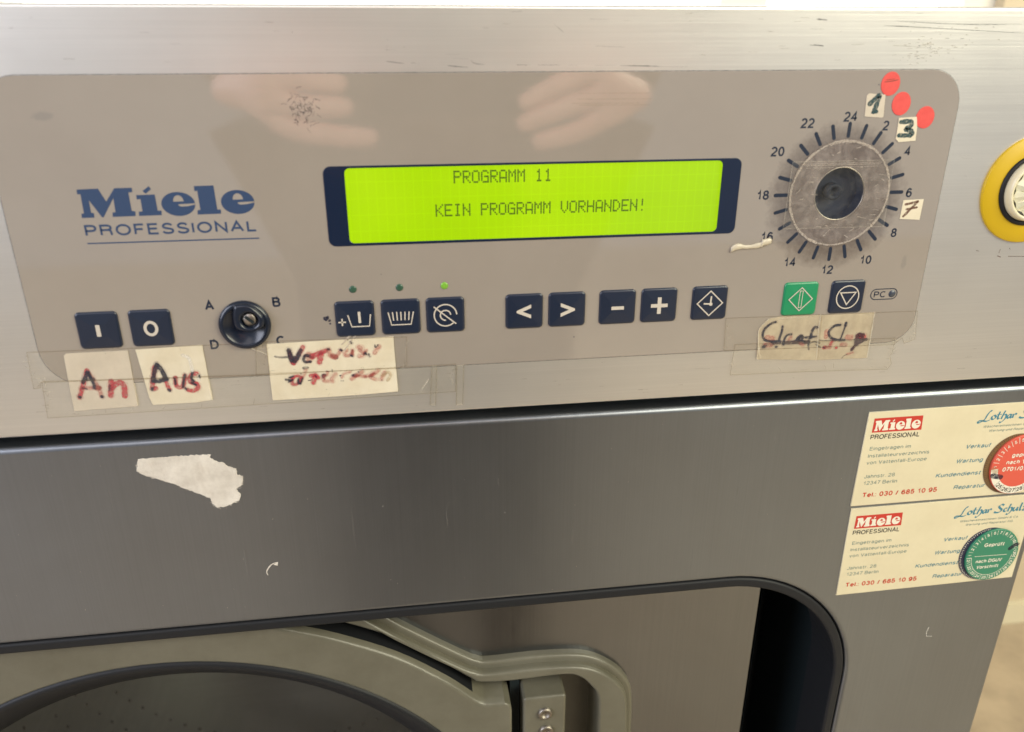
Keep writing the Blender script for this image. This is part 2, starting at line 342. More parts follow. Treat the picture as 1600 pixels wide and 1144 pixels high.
# ------------------------------------------------------------------ a plain grotesque alphabet drawn as strokes
def _a(cx, cy, rx, ry, a0, a1, n=9): return [(cx + rx*math.cos(math.radians(a0 + (a1-a0)*k/(n-1))), cy + ry*math.sin(math.radians(a0 + (a1-a0)*k/(n-1)))) for k in range(n)]
def _alphabet():
    A = _a; F = {}
    F['A'] = (.68, [[(0,0),(.34,1),(.68,0)], [(.12,.32),(.56,.32)]])
    F['B'] = (.58, [[(0,0),(0,1),(.34,1)] + A(.34,.765,.2,.235,90,-90) + [(0,.53)], [(.34,.53)] + A(.36,.265,.22,.265,90,-90) + [(0,0)]])
    F['C'] = (.68, [A(.36,.5,.36,.5,48,312,17)])
    F['D'] = (.62, [[(.28,0),(0,0),(0,1),(.28,1)] + A(.28,.5,.36,.5,90,-90,13)])
    F['E'] = (.52, [[(.54,0),(0,0),(0,1),(.52,1)], [(0,.53),(.48,.53)]])
    F['F'] = (.48, [[(0,0),(0,1),(.5,1)], [(0,.51),(.44,.51)]])
    F['G'] = (.70, [A(.36,.5,.36,.5,48,330,17) + [(.70,.25),(.70,.46),(.40,.46)], [(.70,.3),(.70,0)]])
    F['H'] = (.60, [[(0,0),(0,1)], [(.6,0),(.6,1)], [(0,.52),(.6,.52)]])
    F['I'] = (.0, [[(0,0),(0,1)]])
    F['J'] = (.40, [[(.42,1),(.42,.25)] + A(.21,.23,.21,.23,0,-180)])
    F['K'] = (.60, [[(0,0),(0,1)], [(.56,1),(.02,.40)], [(.20,.58),(.62,0)]])
    F['L'] = (.46, [[(0,1),(0,0),(.48,0)]])
    F['M'] = (.72, [[(0,0),(0,1),(.36,.06),(.72,1),(.72,0)]])
    F['N'] = (.60, [[(0,0),(0,1),(.6,0),(.6,1)]])
    F['O'] = (.76, [A(.38,.5,.38,.5,90,450,25)])
    F['P'] = (.56, [[(0,0),(0,1),(.32,1)] + A(.33,.73,.23,.27,90,-90) + [(0,.46)]])
    F['R'] = (.60, [[(0,0),(0,1),(.34,1)] + A(.35,.76,.23,.24,90,-90) + [(0,.52)], [(.34,.52)] + A(.36,.36,.2,.16,90,0,5) + [(.57,.12),(.61,0)]])
    F['S'] = (.58, [A(.29,.745,.26,.255,20,220,12) + [(.20,.54),(.40,.47)] + A(.29,.25,.30,.25,35,-165,12)])
    F['T'] = (.58, [[(0,1),(.6,1)], [(.3,1),(.3,0)]])
    F['U'] = (.60, [[(0,1),(0,.3)] + A(.3,.3,.3,.3,180,360,11) + [(.6,1)]])
    F['V'] = (.62, [[(0,1),(.31,0),(.62,1)]])
    F['W'] = (.92, [[(0,1),(.23,0),(.46,1),(.69,0),(.92,1)]])
    F['Z'] = (.56, [[(.02,1),(.56,1),(0,0),(.58,0)]])
    F['0'] = (.50, [A(.25,.5,.25,.5,90,450,23)]); F['1'] = (.40, [[(.02,.74),(.14,.76),(.24,.86),(.27,1),(.27,0)]])
    F['2'] = (.50, [A(.25,.71,.24,.29,165,-35,12) + [(.30,.38),(.08,.18),(0,0),(.50,0)]])
    F['3'] = (.50, [A(.24,.75,.22,.25,160,-75,11) + [(.20,.53)], A(.24,.27,.25,.27,80,-165,13)])
    F['4'] = (.52, [[(.38,0),(.38,1),(0,.30),(.54,.30)]])
    F['5'] = (.50, [[(.46,1),(.09,1),(.03,.50)] + A(.23,.32,.26,.32,130,-160,13)])
    F['6'] = (.50, [A(.27,.72,.21,.28,25,120,6) + A(.26,.45,.26,.50,130,190,6) + A(.26,.31,.25,.31,180,540,19)])
    F['7'] = (.48, [[(0,1),(.49,1),(.32,.62),(.20,.25),(.16,0)]])
    F['8'] = (.50, [A(.25,.76,.21,.24,90,450,17), A(.25,.26,.25,.26,90,450,17)])
    F['9'] = (.50, [[(.50-x,1-y) for x,y in p] for p in F['6'][1]])
    X = .71
    F['a'] = (.46, [A(.22,X-.2,.2,.2,160,0,8) + [(.42,.12),(.48,0)], [(.42,.42),(.20,.38)] + A(.19,.19,.17,.19,100,300,9) + [(.42,.18)]])
    F['b'] = (.48, [[(0,0),(0,1)], A(.24,X/2,.24,X/2,180,540,17)]); F['d'] = (.48, [[(.48,0),(.48,1)], A(.24,X/2,.24,X/2,0,360,17)])
    F['c'] = (.44, [A(.24,X/2,.24,X/2,45,315,13)]); F['e'] = (.48, [[(0,.37),(.48,.37)] + A(.24,X/2,.24,X/2,4,315,14)])
    F['f'] = (.24, [[(.10,0),(.10,.80)] + A(.24,.82,.14,.18,180,90,5), [(-.02,X),(.26,X)]])
    F['g'] = (.48, [[(.48,X),(.48,-.05)] + A(.24,-.06,.24,.2,0,-155,8), A(.24,X/2,.24,X/2,0,360,17)])
    F['h'] = (.42, [[(0,0),(0,1)], [(0,.44)] + A(.21,.47,.21,.24,180,0,9) + [(.42,0)]]); F['n'] = (.42, [[(0,0),(0,X)], [(0,.44)] + A(.21,.47,.21,.24,180,0,9) + [(.42,0)]])
    F['i'] = (.0, [[(0,0),(0,X)], [(0,.87),(0,1)]]); F['j'] = (.0, [[(0,X),(0,-.1),(-.1,-.25)], [(0,.87),(0,1)]])
    F['k'] = (.40, [[(0,0),(0,1)], [(.38,X),(.02,.28)], [(.14,.42),(.42,0)]]); F['l'] = (.0, [[(0,0),(0,1)]])
    F['m'] = (.70, [[(0,0),(0,X)], [(0,.45)] + A(.175,.48,.175,.23,180,0,8) + [(.35,0)], [(.35,.45)] + A(.525,.48,.175,.23,180,0,8) + [(.70,0)]])
    F['o'] = (.50, [A(.25,X/2,.25,X/2,90,450,19)]); F['p'] = (.48, [[(0,-.27),(0,X)], A(.24,X/2,.24,X/2,180,540,17)])
    F['r'] = (.24, [[(0,0),(0,X)], [(0,.42)] + A(.22,.46,.22,.24,180,85,6)])
    F['s'] = (.40, [A(.20,.525,.19,.185,25,215,9) + [(.28,.33)] + A(.20,.175,.21,.175,40,-160,10)])
    F['t'] = (.24, [[(.10,.92),(.10,.14)] + A(.24,.14,.14,.14,180,280,5), [(-.02,X),(.26,X)]])
    F['u'] = (.42, [[(.42,0),(.42,X)], [(0,X)] + A(.21,.24,.21,.24,180,360,9)]); F['v'] = (.44, [[(0,X),(.22,0),(.44,X)]]); F['w'] = (.66, [[(0,X),(.17,0),(.33,X),(.49,0),(.66,X)]])
    F['x'] = (.42, [[(0,0),(.42,X)], [(0,X),(.42,0)]]); F['z'] = (.40, [[(.02,X),(.40,X),(0,0),(.42,0)]])
    F['ü'] = (.42, F['u'][1] + [[(.10,.87),(.10,1)], [(.32,.87),(.32,1)]]); F['ä'] = (.46, F['a'][1] + [[(.12,.87),(.12,1)], [(.34,.87),(.34,1)]])
    F['.'] = (.0, [[(0,-.02),(0,.10)]]); F[':'] = (.0, [[(0,-.02),(0,.10)], [(0,.58),(0,.70)]]); F['/'] = (.26, [[(0,-.02),(.26,1.02)]]); F['-'] = (.24, [[(0,.38),(.24,.38)]])
    F['&'] = (.62, [[(.62,0),(.12,.68)] + A(.27,.80,.17,.2,200,-60,11) + [(.1,.42)] + A(.23,.24,.23,.24,140,320,9) + [(.56,.42)]]); F[' '] = (.14, [])
    return F
FNT = _alphabet()
def stroke(g, P, w, m, h):
    n = len(P); L = []; R = []; shut = n > 3 and abs(P[0][0]-P[-1][0]) + abs(P[0][1]-P[-1][1]) < 1e-6
    for i, p in enumerate(P):
        a = P[i-1] if i > 0 else (P[-2] if shut else None); b = P[i+1] if i < n-1 else (P[1] if shut else None)
        ta = Vector((p[0]-a[0], p[1]-a[1])).normalized() if a else None; tb = Vector((b[0]-p[0], b[1]-p[1])).normalized() if b else None
        ta = ta or tb; tb = tb or ta; na = Vector((-ta.y, ta.x)); nb = Vector((-tb.y, tb.x)); k = na + nb
        k = na if k.length < 1e-3 else k.normalized(); c = max(0.42, k.dot(na)); L.append((p[0]+k.x*w/2/c, p[1]+k.y*w/2/c, h)); R.append((p[0]-k.x*w/2/c, p[1]-k.y*w/2/c, h))
    g.add(L + R, [(i, n+i, n+i+1, i+1) for i in range(n-1)], m)
def text(g, s, x0, y0, m, h, width=None, cap=4.0, x1=None, bold=0.0, shear=0.0, spacing=1.0, centre=False, rot=0.0):
    sw = 0.150 + bold*2.0; gap = (0.10 + sw)*spacing; x = sw/2; G_ = []          # in units of the cap height
    for ch in s:
        wd, st = FNT[ch]; G_ += [[(x + px_, sw/2 + py_*(1-sw)) for px_, py_ in p] for p in st]; x += wd + gap
    W0 = x - gap + sw/2; sx = width/W0 if width else cap
    def tf(p):
        X = p[0]*sx + p[1]*cap*shear; Y = p[1]*cap
        if centre: X -= W0*sx/2; Y -= cap/2
        if x1 is not None: X -= W0*sx
        if rot: X, Y = X*math.cos(rot) - Y*math.sin(rot), X*math.sin(rot) + Y*math.cos(rot)
        return ((x1 if x1 is not None else x0) + X, y0 + Y)
    for i, p in enumerate(G_): stroke(g, [tf(q) for q in p], sw*(cap*0.6 + sx*0.4), m, h + (i % 3)*0.002)
    return g
def toworld(p): return Vector((p[0]/1000, -p[2]/1000, BASE + p[1]/1000))
def build(g, name, parent=None, at=None, world=False):
    """link a G as ONE mesh object. at: local origin in panel mm (or metres when world)"""
    me = bpy.data.meshes.new(name)
    V = [Vector(p) for p in g.v] if world else [toworld(p) for p in g.v]
    if parent is not None: root = Vector(parent['_o'])
    if at is None:
        if parent is not None: org = root
        else:
            lo = Vector([min(v[i] for v in V) for i in range(3)]); hi = Vector([max(v[i] for v in V) for i in range(3)]); org = Vector(((lo.x+hi.x)/2, (lo.y+hi.y)/2, lo.z))
    else: org = Vector(at) if world else toworld(at)
    me.from_pydata([tuple(v - org) for v in V], [], g.f); me.update()
    for m in g.mats: me.materials.append(m)
    me.polygons.foreach_set('material_index', g.m); me.polygons.foreach_set('use_smooth', g.s)
    o = bpy.data.objects.new(name, me); COL.objects.link(o)
    o['_o'] = tuple(org)
    if parent is not None: o.parent = parent; o.location = org - root
    else: o.location = org
    return o
def empty(name, at, parent=None):
    o = bpy.data.objects.new(name, None); COL.objects.link(o); o.empty_display_size = 0.02; o['_o'] = tuple(at)
    if parent is not None: o.parent = parent; o.location = Vector(at) - Vector(parent['_o'])
    else: o.location = at
    return o
def tag(o, label=None, cat=None, group=None, kind=None):
    for k, v in (('label', label), ('category', cat), ('group', group), ('kind', kind)):
        if v: o[k] = v
    return o
def share(src, name, parent, at):
    """another object on the same mesh"""
    o = src.copy(); o.name = name; COL.objects.link(o); o.parent = parent; p = toworld(at); o['_o'] = tuple(p)
    o.location = p - Vector(parent['_o']) if parent is not None else p
    return o
def box(g, lo, hi, m):
    x0, y0, z0 = lo; x1, y1, z1 = hi
    g.add([(x0,y0,z0),(x1,y0,z0),(x1,y1,z0),(x0,y1,z0),(x0,y0,z1),(x1,y0,z1),(x1,y1,z1),(x0,y1,z1)],
          [(0,3,2,1),(4,5,6,7),(0,1,5,4),(1,2,6,5),(2,3,7,6),(3,0,4,7)], m); return g
INK = {
 'an': [('r',1.68,[(-171.7,20.3),(-175.6,11.2),(-177.5,7.1)]),('p',1.47,[(-170.9,18.7),(-168.6,12.3),(-167.8,7.0)]),('p',1.31,[(-176.1,11.7),(-168.3,11.5)]),('r',2.2,[(-162.3,14.3),(-163.2,10.4),(-163.8,7.3)]),('r',2.1,[(-162.7,10.9),(-159.3,13.5),(-157.4,12.6),(-157.3,10.0),(-157.8,6.6)]),('k',1.47,[(-171.6,19.6),(-173.1,16.7),(-174.5,14.5)]),('k',1.15,[(-171.3,19.2),(-170.6,16.1),(-170.1,13.4),(-170.2,11.6)]),('f',1.36,[(-174.2,15.8),(-169.7,15.9)]),('k',1.36,[(-177.4,7.4),(-177.2,7.3)]),('k',1.26,[(-167.8,7.2),(-167.7,7.0)]),('p',1.57,[(-168.8,11.4),(-167.9,11.5)]),('k',0.52,[(-175.4,11.9),(-173.3,11.1)]),('f',0.73,[(-163.3,12.5),(-164.0,9.9)])],
 'aus': [('r',1.89,[(-142.4,20.1),(-144.2,13.4),(-144.9,9.8),(-143.5,9.7)]),('r',1.57,[(-138.8,14.1),(-138.2,10.9),(-137.6,8.5)]),('k',1.68,[(-141.2,21.6),(-143.1,17.0),(-144.1,13.4)]),('k',1.78,[(-141.2,21.6),(-139.6,18.9),(-138.4,14.6)]),('k',1.78,[(-144.0,13.3),(-141.2,13.3),(-138.1,14.0)]),('k',1.26,[(-145.1,9.8),(-145.3,9.0)]),('k',1.15,[(-138.0,8.7),(-137.5,8.2)]),('r',1.68,[(-134.1,14.4),(-134.3,10.7),(-132.8,9.5),(-131.0,11.0),(-129.8,15.4)]),('k',0.94,[(-129.6,15.7),(-130.7,12.6),(-131.4,9.7)]),('k',0.73,[(-134.4,14.1),(-134.5,11.2)]),('r',1.78,[(-124.4,16.2),(-127.3,15.0),(-127.8,12.1),(-125.2,10.9),(-124.8,8.8),(-127.1,7.5),(-129.3,8.0)]),('k',1.05,[(-126.1,16.8),(-127.0,13.9),(-126.3,12.3)]),('k',0.94,[(-127.4,11.6),(-125.5,10.4)]),('k',0.84,[(-130.4,8.9),(-130.1,8.3)]),('k',0.84,[(-123.4,15.0),(-123.4,14.1)]),('w',1.36,[(-129.0,25.4),(-126.8,24.1),(-126.2,21.2),(-126.0,17.6)]),('w',1.05,[(-124.2,14.3),(-123.8,12.4)])],  # the white curl is glare along a tape crease, drawn in as colour
 'vor': [('f',0.97,[(-88.3,22.5),(-85.7,21.9),(-82.7,21.9),(-78.5,21.8)]),('r',1.65,[(-75.1,26.7),(-77.3,22.9),(-80.2,18.5)]),('r',1.45,[(-81.5,24.6),(-80.8,18.7)]),('k',1.94,[(-81.8,25.3),(-81.3,22.2),(-81.0,20.2)]),('k',1.74,[(-76.4,25.0),(-78.3,21.5),(-79.8,19.4)]),('p',1.84,[(-74.3,21.8),(-72.5,22.9),(-71.7,21.1),(-73.5,19.3)]),('k',1.16,[(-72.6,21.7),(-74.3,22.3),(-75.5,20.6),(-74.8,18.9),(-72.6,19.0)]),('r',2.13,[(-71.3,21.6),(-68.5,22.9),(-65.3,24.1)]),('r',2.23,[(-67.2,22.8),(-67.7,20.9),(-68.4,18.6)]),('p',1.65,[(-63.5,24.6),(-63.1,21.6),(-62.0,20.8)]),('p',1.94,[(-62.0,21.6),(-60.7,20.6)]),('p',1.35,[(-60.9,20.5),(-59.2,22.4),(-58.0,24.0)]),('p',1.16,[(-54.9,23.9),(-56.3,22.7),(-56.0,21.2),(-53.9,21.4),(-52.6,23.7)]),('p',0.97,[(-52.6,23.7),(-52.6,21.5)]),('p',1.65,[(-49.6,25.2),(-48.5,24.6)]),('p',1.26,[(-49.5,23.6),(-47.8,22.3)]),('p',1.45,[(-49.7,20.6),(-48.2,20.8)]),('p',1.06,[(-46.2,23.4),(-47.2,21.5)]),('p',1.65,[(-40.0,25.0),(-41.7,22.9),(-42.5,21.7)]),('k',0.58,[(-42.0,25.8),(-41.8,24.6),(-40.6,25.8)]),('k',0.68,[(-63.9,25.0),(-63.4,24.8)]),('k',0.87,[(-58.2,24.3),(-57.7,24.0)]),('k',0.77,[(-53.5,21.2),(-52.9,20.8)]),('k',0.68,[(-53.2,28.1),(-52.8,27.3)]),('k',0.48,[(-54.4,29.2),(-54.3,29.0)]),('k',0.77,[(-46.7,22.2),(-46.3,21.2)]),('k',0.68,[(-45.2,21.4),(-44.8,20.1)]),('k',0.48,[(-47.3,21.5),(-46.9,22.0)]),('k',0.39,[(-60.1,20.0),(-59.8,20.2)]),('f',1.26,[(-75.8,16.0),(-74.0,16.1)]),('p',1.16,[(-75.0,15.0),(-76.1,12.6),(-77.6,11.4)]),('r',1.26,[(-78.4,12.2),(-80.7,11.8),(-82.0,9.4),(-81.5,7.7),(-79.2,8.5),(-77.2,11.1)]),('k',0.87,[(-84.6,10.6),(-82.2,10.0)]),('k',0.68,[(-82.9,11.5),(-81.1,12.1)]),('k',0.68,[(-83.4,9.3),(-81.5,10.4)]),('k',0.87,[(-78.9,10.5),(-79.0,8.3)]),('k',0.77,[(-77.0,10.6),(-78.2,8.0)]),('k',0.44,[(-77.5,13.3),(-77.3,13.1)]),('k',0.44,[(-74.3,9.5),(-72.8,9.8)]),('r',1.65,[(-72.9,11.9),(-70.8,12.2),(-69.7,10.7)]),('r',1.74,[(-71.1,11.3),(-72.1,8.3)]),('k',0.44,[(-70.9,11.8),(-70.3,11.0)]),('k',0.97,[(-67.2,10.8),(-67.3,12.0),(-66.4,11.7)]),('p',1.26,[(-66.9,11.5),(-67.3,9.0),(-65.3,8.7)]),('p',1.35,[(-61.4,12.2),(-63.4,9.8),(-63.1,8.3)]),('p',0.97,[(-65.1,13.4),(-65.5,11.9)]),('k',0.39,[(-62.8,14.5),(-62.9,13.4)]),('k',0.29,[(-65.5,14.0),(-64.4,13.7)]),('k',0.48,[(-59.5,11.1),(-59.0,11.3)]),('p',0.87,[(-54.4,12.8),(-57.4,11.9),(-58.7,10.0)]),('k',0.29,[(-59.3,8.5),(-57.9,8.4)]),('k',1.16,[(-53.3,10.9),(-52.7,10.8)]),('p',1.45,[(-48.7,12.7),(-51.1,11.1),(-54.0,9.2)]),('p',1.16,[(-52.1,10.9),(-47.6,9.9)]),('k',0.48,[(-50.8,12.7),(-50.5,12.5)]),('p',1.35,[(-47.3,10.1),(-43.4,11.1),(-41.5,12.7)]),('p',1.35,[(-43.8,11.4),(-45.1,9.5),(-42.7,8.3)]),('p',1.35,[(-38.4,11.6),(-40.2,8.1)]),('q',1.35,[(-39.4,10.1),(-37.0,11.7),(-35.7,10.1),(-37.2,7.5)]),('k',0.34,[(-53.7,13.7),(-53.6,13.3)]),('k',0.39,[(-40.0,7.8),(-39.7,7.6)]),('k',0.29,[(-66.4,4.5),(-66.3,4.4)])],
 'start': [('p',2.09,[(153.9,19.2),(156.9,18.5)]),('p',1.85,[(153.4,15.4),(156.6,15.3)]),('d',1.58,[(157.7,16.6),(164.7,16.1),(170.7,16.0),(176.7,15.8)]),('k',1.02,[(157.5,27.5),(154.7,26.5),(152.1,24.0),(151.4,20.8),(152.8,18.2),(156.6,17.1),(161.1,17.0)]),('k',0.93,[(161.5,25.0),(161.4,22.2),(160.8,19.3),(160.5,16.8)]),('k',0.93,[(166.7,20.4),(164.6,20.1),(163.4,17.9),(163.3,15.1)]),('p',1.11,[(166.8,18.7),(165.9,17.8)]),('k',1.3,[(170.0,17.3),(172.2,19.4),(173.3,18.4)]),('k',1.21,[(170.9,18.0),(174.4,15.8)]),('k',1.11,[(180.5,23.5),(178.8,23.5),(177.8,21.4),(177.6,17.9)]),('k',1.02,[(174.8,18.3),(180.3,18.5)]),('f',0.83,[(176.9,17.9),(176.9,14.4),(177.6,11.6)]),('f',0.74,[(176.9,14.4),(179.7,15.8),(182.9,14.9)]),('f',0.74,[(181.0,14.2),(183.7,12.5)]),('k',1.39,[(152.4,14.3),(152.9,14.5)]),('k',1.02,[(159.5,14.1),(159.8,14.1)]),('k',0.37,[(152.5,15.0),(154.2,15.2)]),('p',1.39,[(172.5,15.4),(173.9,14.6)])],
 'stop': [('p',1.85,[(185.9,21.0),(185.9,18.0)]),('r',1.39,[(190.0,16.0),(189.1,13.8)]),('p',1.11,[(186.3,12.4),(189.1,12.1)]),('p',1.58,[(195.2,13.4),(197.3,13.1)]),('p',1.85,[(197.6,17.4),(199.7,17.0)]),('k',1.11,[(192.7,24.2),(189.5,23.8),(187.3,21.4),(187.3,19.4),(189.0,17.3),(192.2,16.1),(196.3,15.9)]),('k',1.21,[(195.7,25.2),(195.6,23.8)]),('k',0.65,[(195.6,23.8),(194.9,20.0),(194.0,16.0)]),('r',2.32,[(203.7,17.6),(206.8,17.1)]),('d',2.04,[(203.2,16.1),(203.6,18.1),(205.9,18.0)]),('d',2.6,[(206.1,15.4),(203.7,14.3)]),('d',1.39,[(208.3,15.5),(204.3,14.0),(201.4,10.3)]),('k',0.23,[(182.1,16.6),(189.8,15.9),(210.6,15.6)]),('p',0.65,[(202.2,8.5),(199.2,7.8)]),('f',0.37,[(199.2,7.8),(197.4,6.9),(196.6,5.7)]),('r',1.21,[(185.6,12.2),(186.1,12.1)]),('k',0.65,[(185.6,12.3),(185.9,12.1)]),('r',1.02,[(192.4,11.8),(192.7,11.8)])],
 'one': [('g',1.34,[(189.1,131.8),(192.9,135.2),(192.4,131.4),(191.6,128.2)]),('g',0.86,[(190.9,127.9),(193.0,128.2)])],
 'three': [('g',1.44,[(206.0,123.5),(210.7,123.6),(211.4,121.7),(208.9,120.2),(211.9,119.4),(212.5,117.7),(208.9,117.4),(206.2,117.5)])],
 'seven': [('b',1.05,[(217.1,84.6),(222.3,85.2),(220.7,82.0),(216.1,79.6)]),('b',0.96,[(217.9,82.1),(222.0,82.6)]),('b',0.67,[(217.7,84.4),(220.9,81.1)])],
 'scratch': [('k',0.41,[(-29.1,150.8),(-24.6,150.2),(-21.7,149.9)]),('k',0.2,[(-18.8,150.1),(-15.0,149.7)]),('k',0.36,[(-3.7,149.0),(0.5,148.6),(4.7,148.3)]),('k',0.25,[(-1.1,151.8),(5.2,151.5)]),('k',0.3,[(6.3,151.0),(7.7,149.8),(12.0,149.3)]),('k',0.3,[(-29.2,155.3),(-28.0,155.1)]),('k',0.3,[(-28.3,159.2),(-27.8,159.0)]),('k',0.2,[(-28.8,156.2),(-27.8,156.9)]),('k',0.3,[(25.7,149.2),(30.0,149.0)]),('k',0.41,[(43.2,163.5),(45.4,161.9)]),('k',0.2,[(41.5,165.1),(43.2,163.5)]),('k',0.2,[(-28.8,155.2),(-24.3,155.0)]),('k',0.2,[(34.8,148.9),(43.5,149.0)]),('k',0.25,[(22.7,169.6),(27.8,169.8)]),('k',0.2,[(-4.4,153.3),(1.5,153.4)])],
 'scratch2': [('k',0.41,[(42.9,163.9),(45.1,162.3)]),('k',0.41,[(59.6,156.5),(65.3,156.3)]),('k',0.3,[(65.3,156.2),(72.4,156.1)]),('k',0.3,[(56.6,167.0),(64.4,166.9)]),('k',0.25,[(25.4,149.1),(31.4,149.1)]),('k',0.25,[(34.9,149.1),(44.5,149.0)]),('k',0.25,[(48.0,148.9),(52.0,148.8)]),('k',0.3,[(59.5,148.8),(68.8,148.7)]),('k',0.46,[(70.6,148.6),(80.0,148.5),(88.2,148.2)]),('k',0.25,[(88.2,148.2),(100.9,148.0)]),('k',0.71,[(157.7,167.2),(160.1,167.0),(162.9,166.8)]),('k',0.41,[(155.5,163.3),(161.6,163.2)]),('k',1.02,[(156.5,156.6),(162.2,156.5)]),('k',1.42,[(158.4,156.8),(162.7,156.3)]),('k',0.3,[(23.7,169.6),(27.5,169.8)])],
 'scratch3': [('k',0.38,[(226.3,151.2),(226.6,150.6)]),('k',0.29,[(244.7,97.9),(245.7,97.7)]),('k',0.38,[(233.4,107.8),(234.3,107.6)]),('k',0.29,[(229.9,141.8),(231.7,141.1)]),('b',0.86,[(260.1,60.5),(261.6,60.1)]),('b',1.34,[(272.5,57.3),(274.4,56.6)]),('b',0.96,[(273.0,58.8),(273.3,60.7)]),('b',0.96,[(278.3,61.1),(278.9,60.3)]),('b',0.96,[(278.8,56.8),(287.9,56.4)]),('f',0.19,[(233.9,108.0),(245.4,107.5)]),('f',0.19,[(240.7,106.5),(246.7,106.1)]),('f',0.19,[(236.0,134.2),(243.8,133.9)])],
 'scratch4': [('k',0.39,[(189.7,164.6),(208.2,163.9),(259.2,161.5)]),('k',0.32,[(195.4,166.5),(226.6,165.2),(258.1,165.2)]),('f',0.48,[(175.9,156.8),(181.9,157.0)]),('f',0.65,[(195.8,156.5),(211.5,155.6)]),('k',0.32,[(190.6,159.9),(191.8,159.9)])],
}
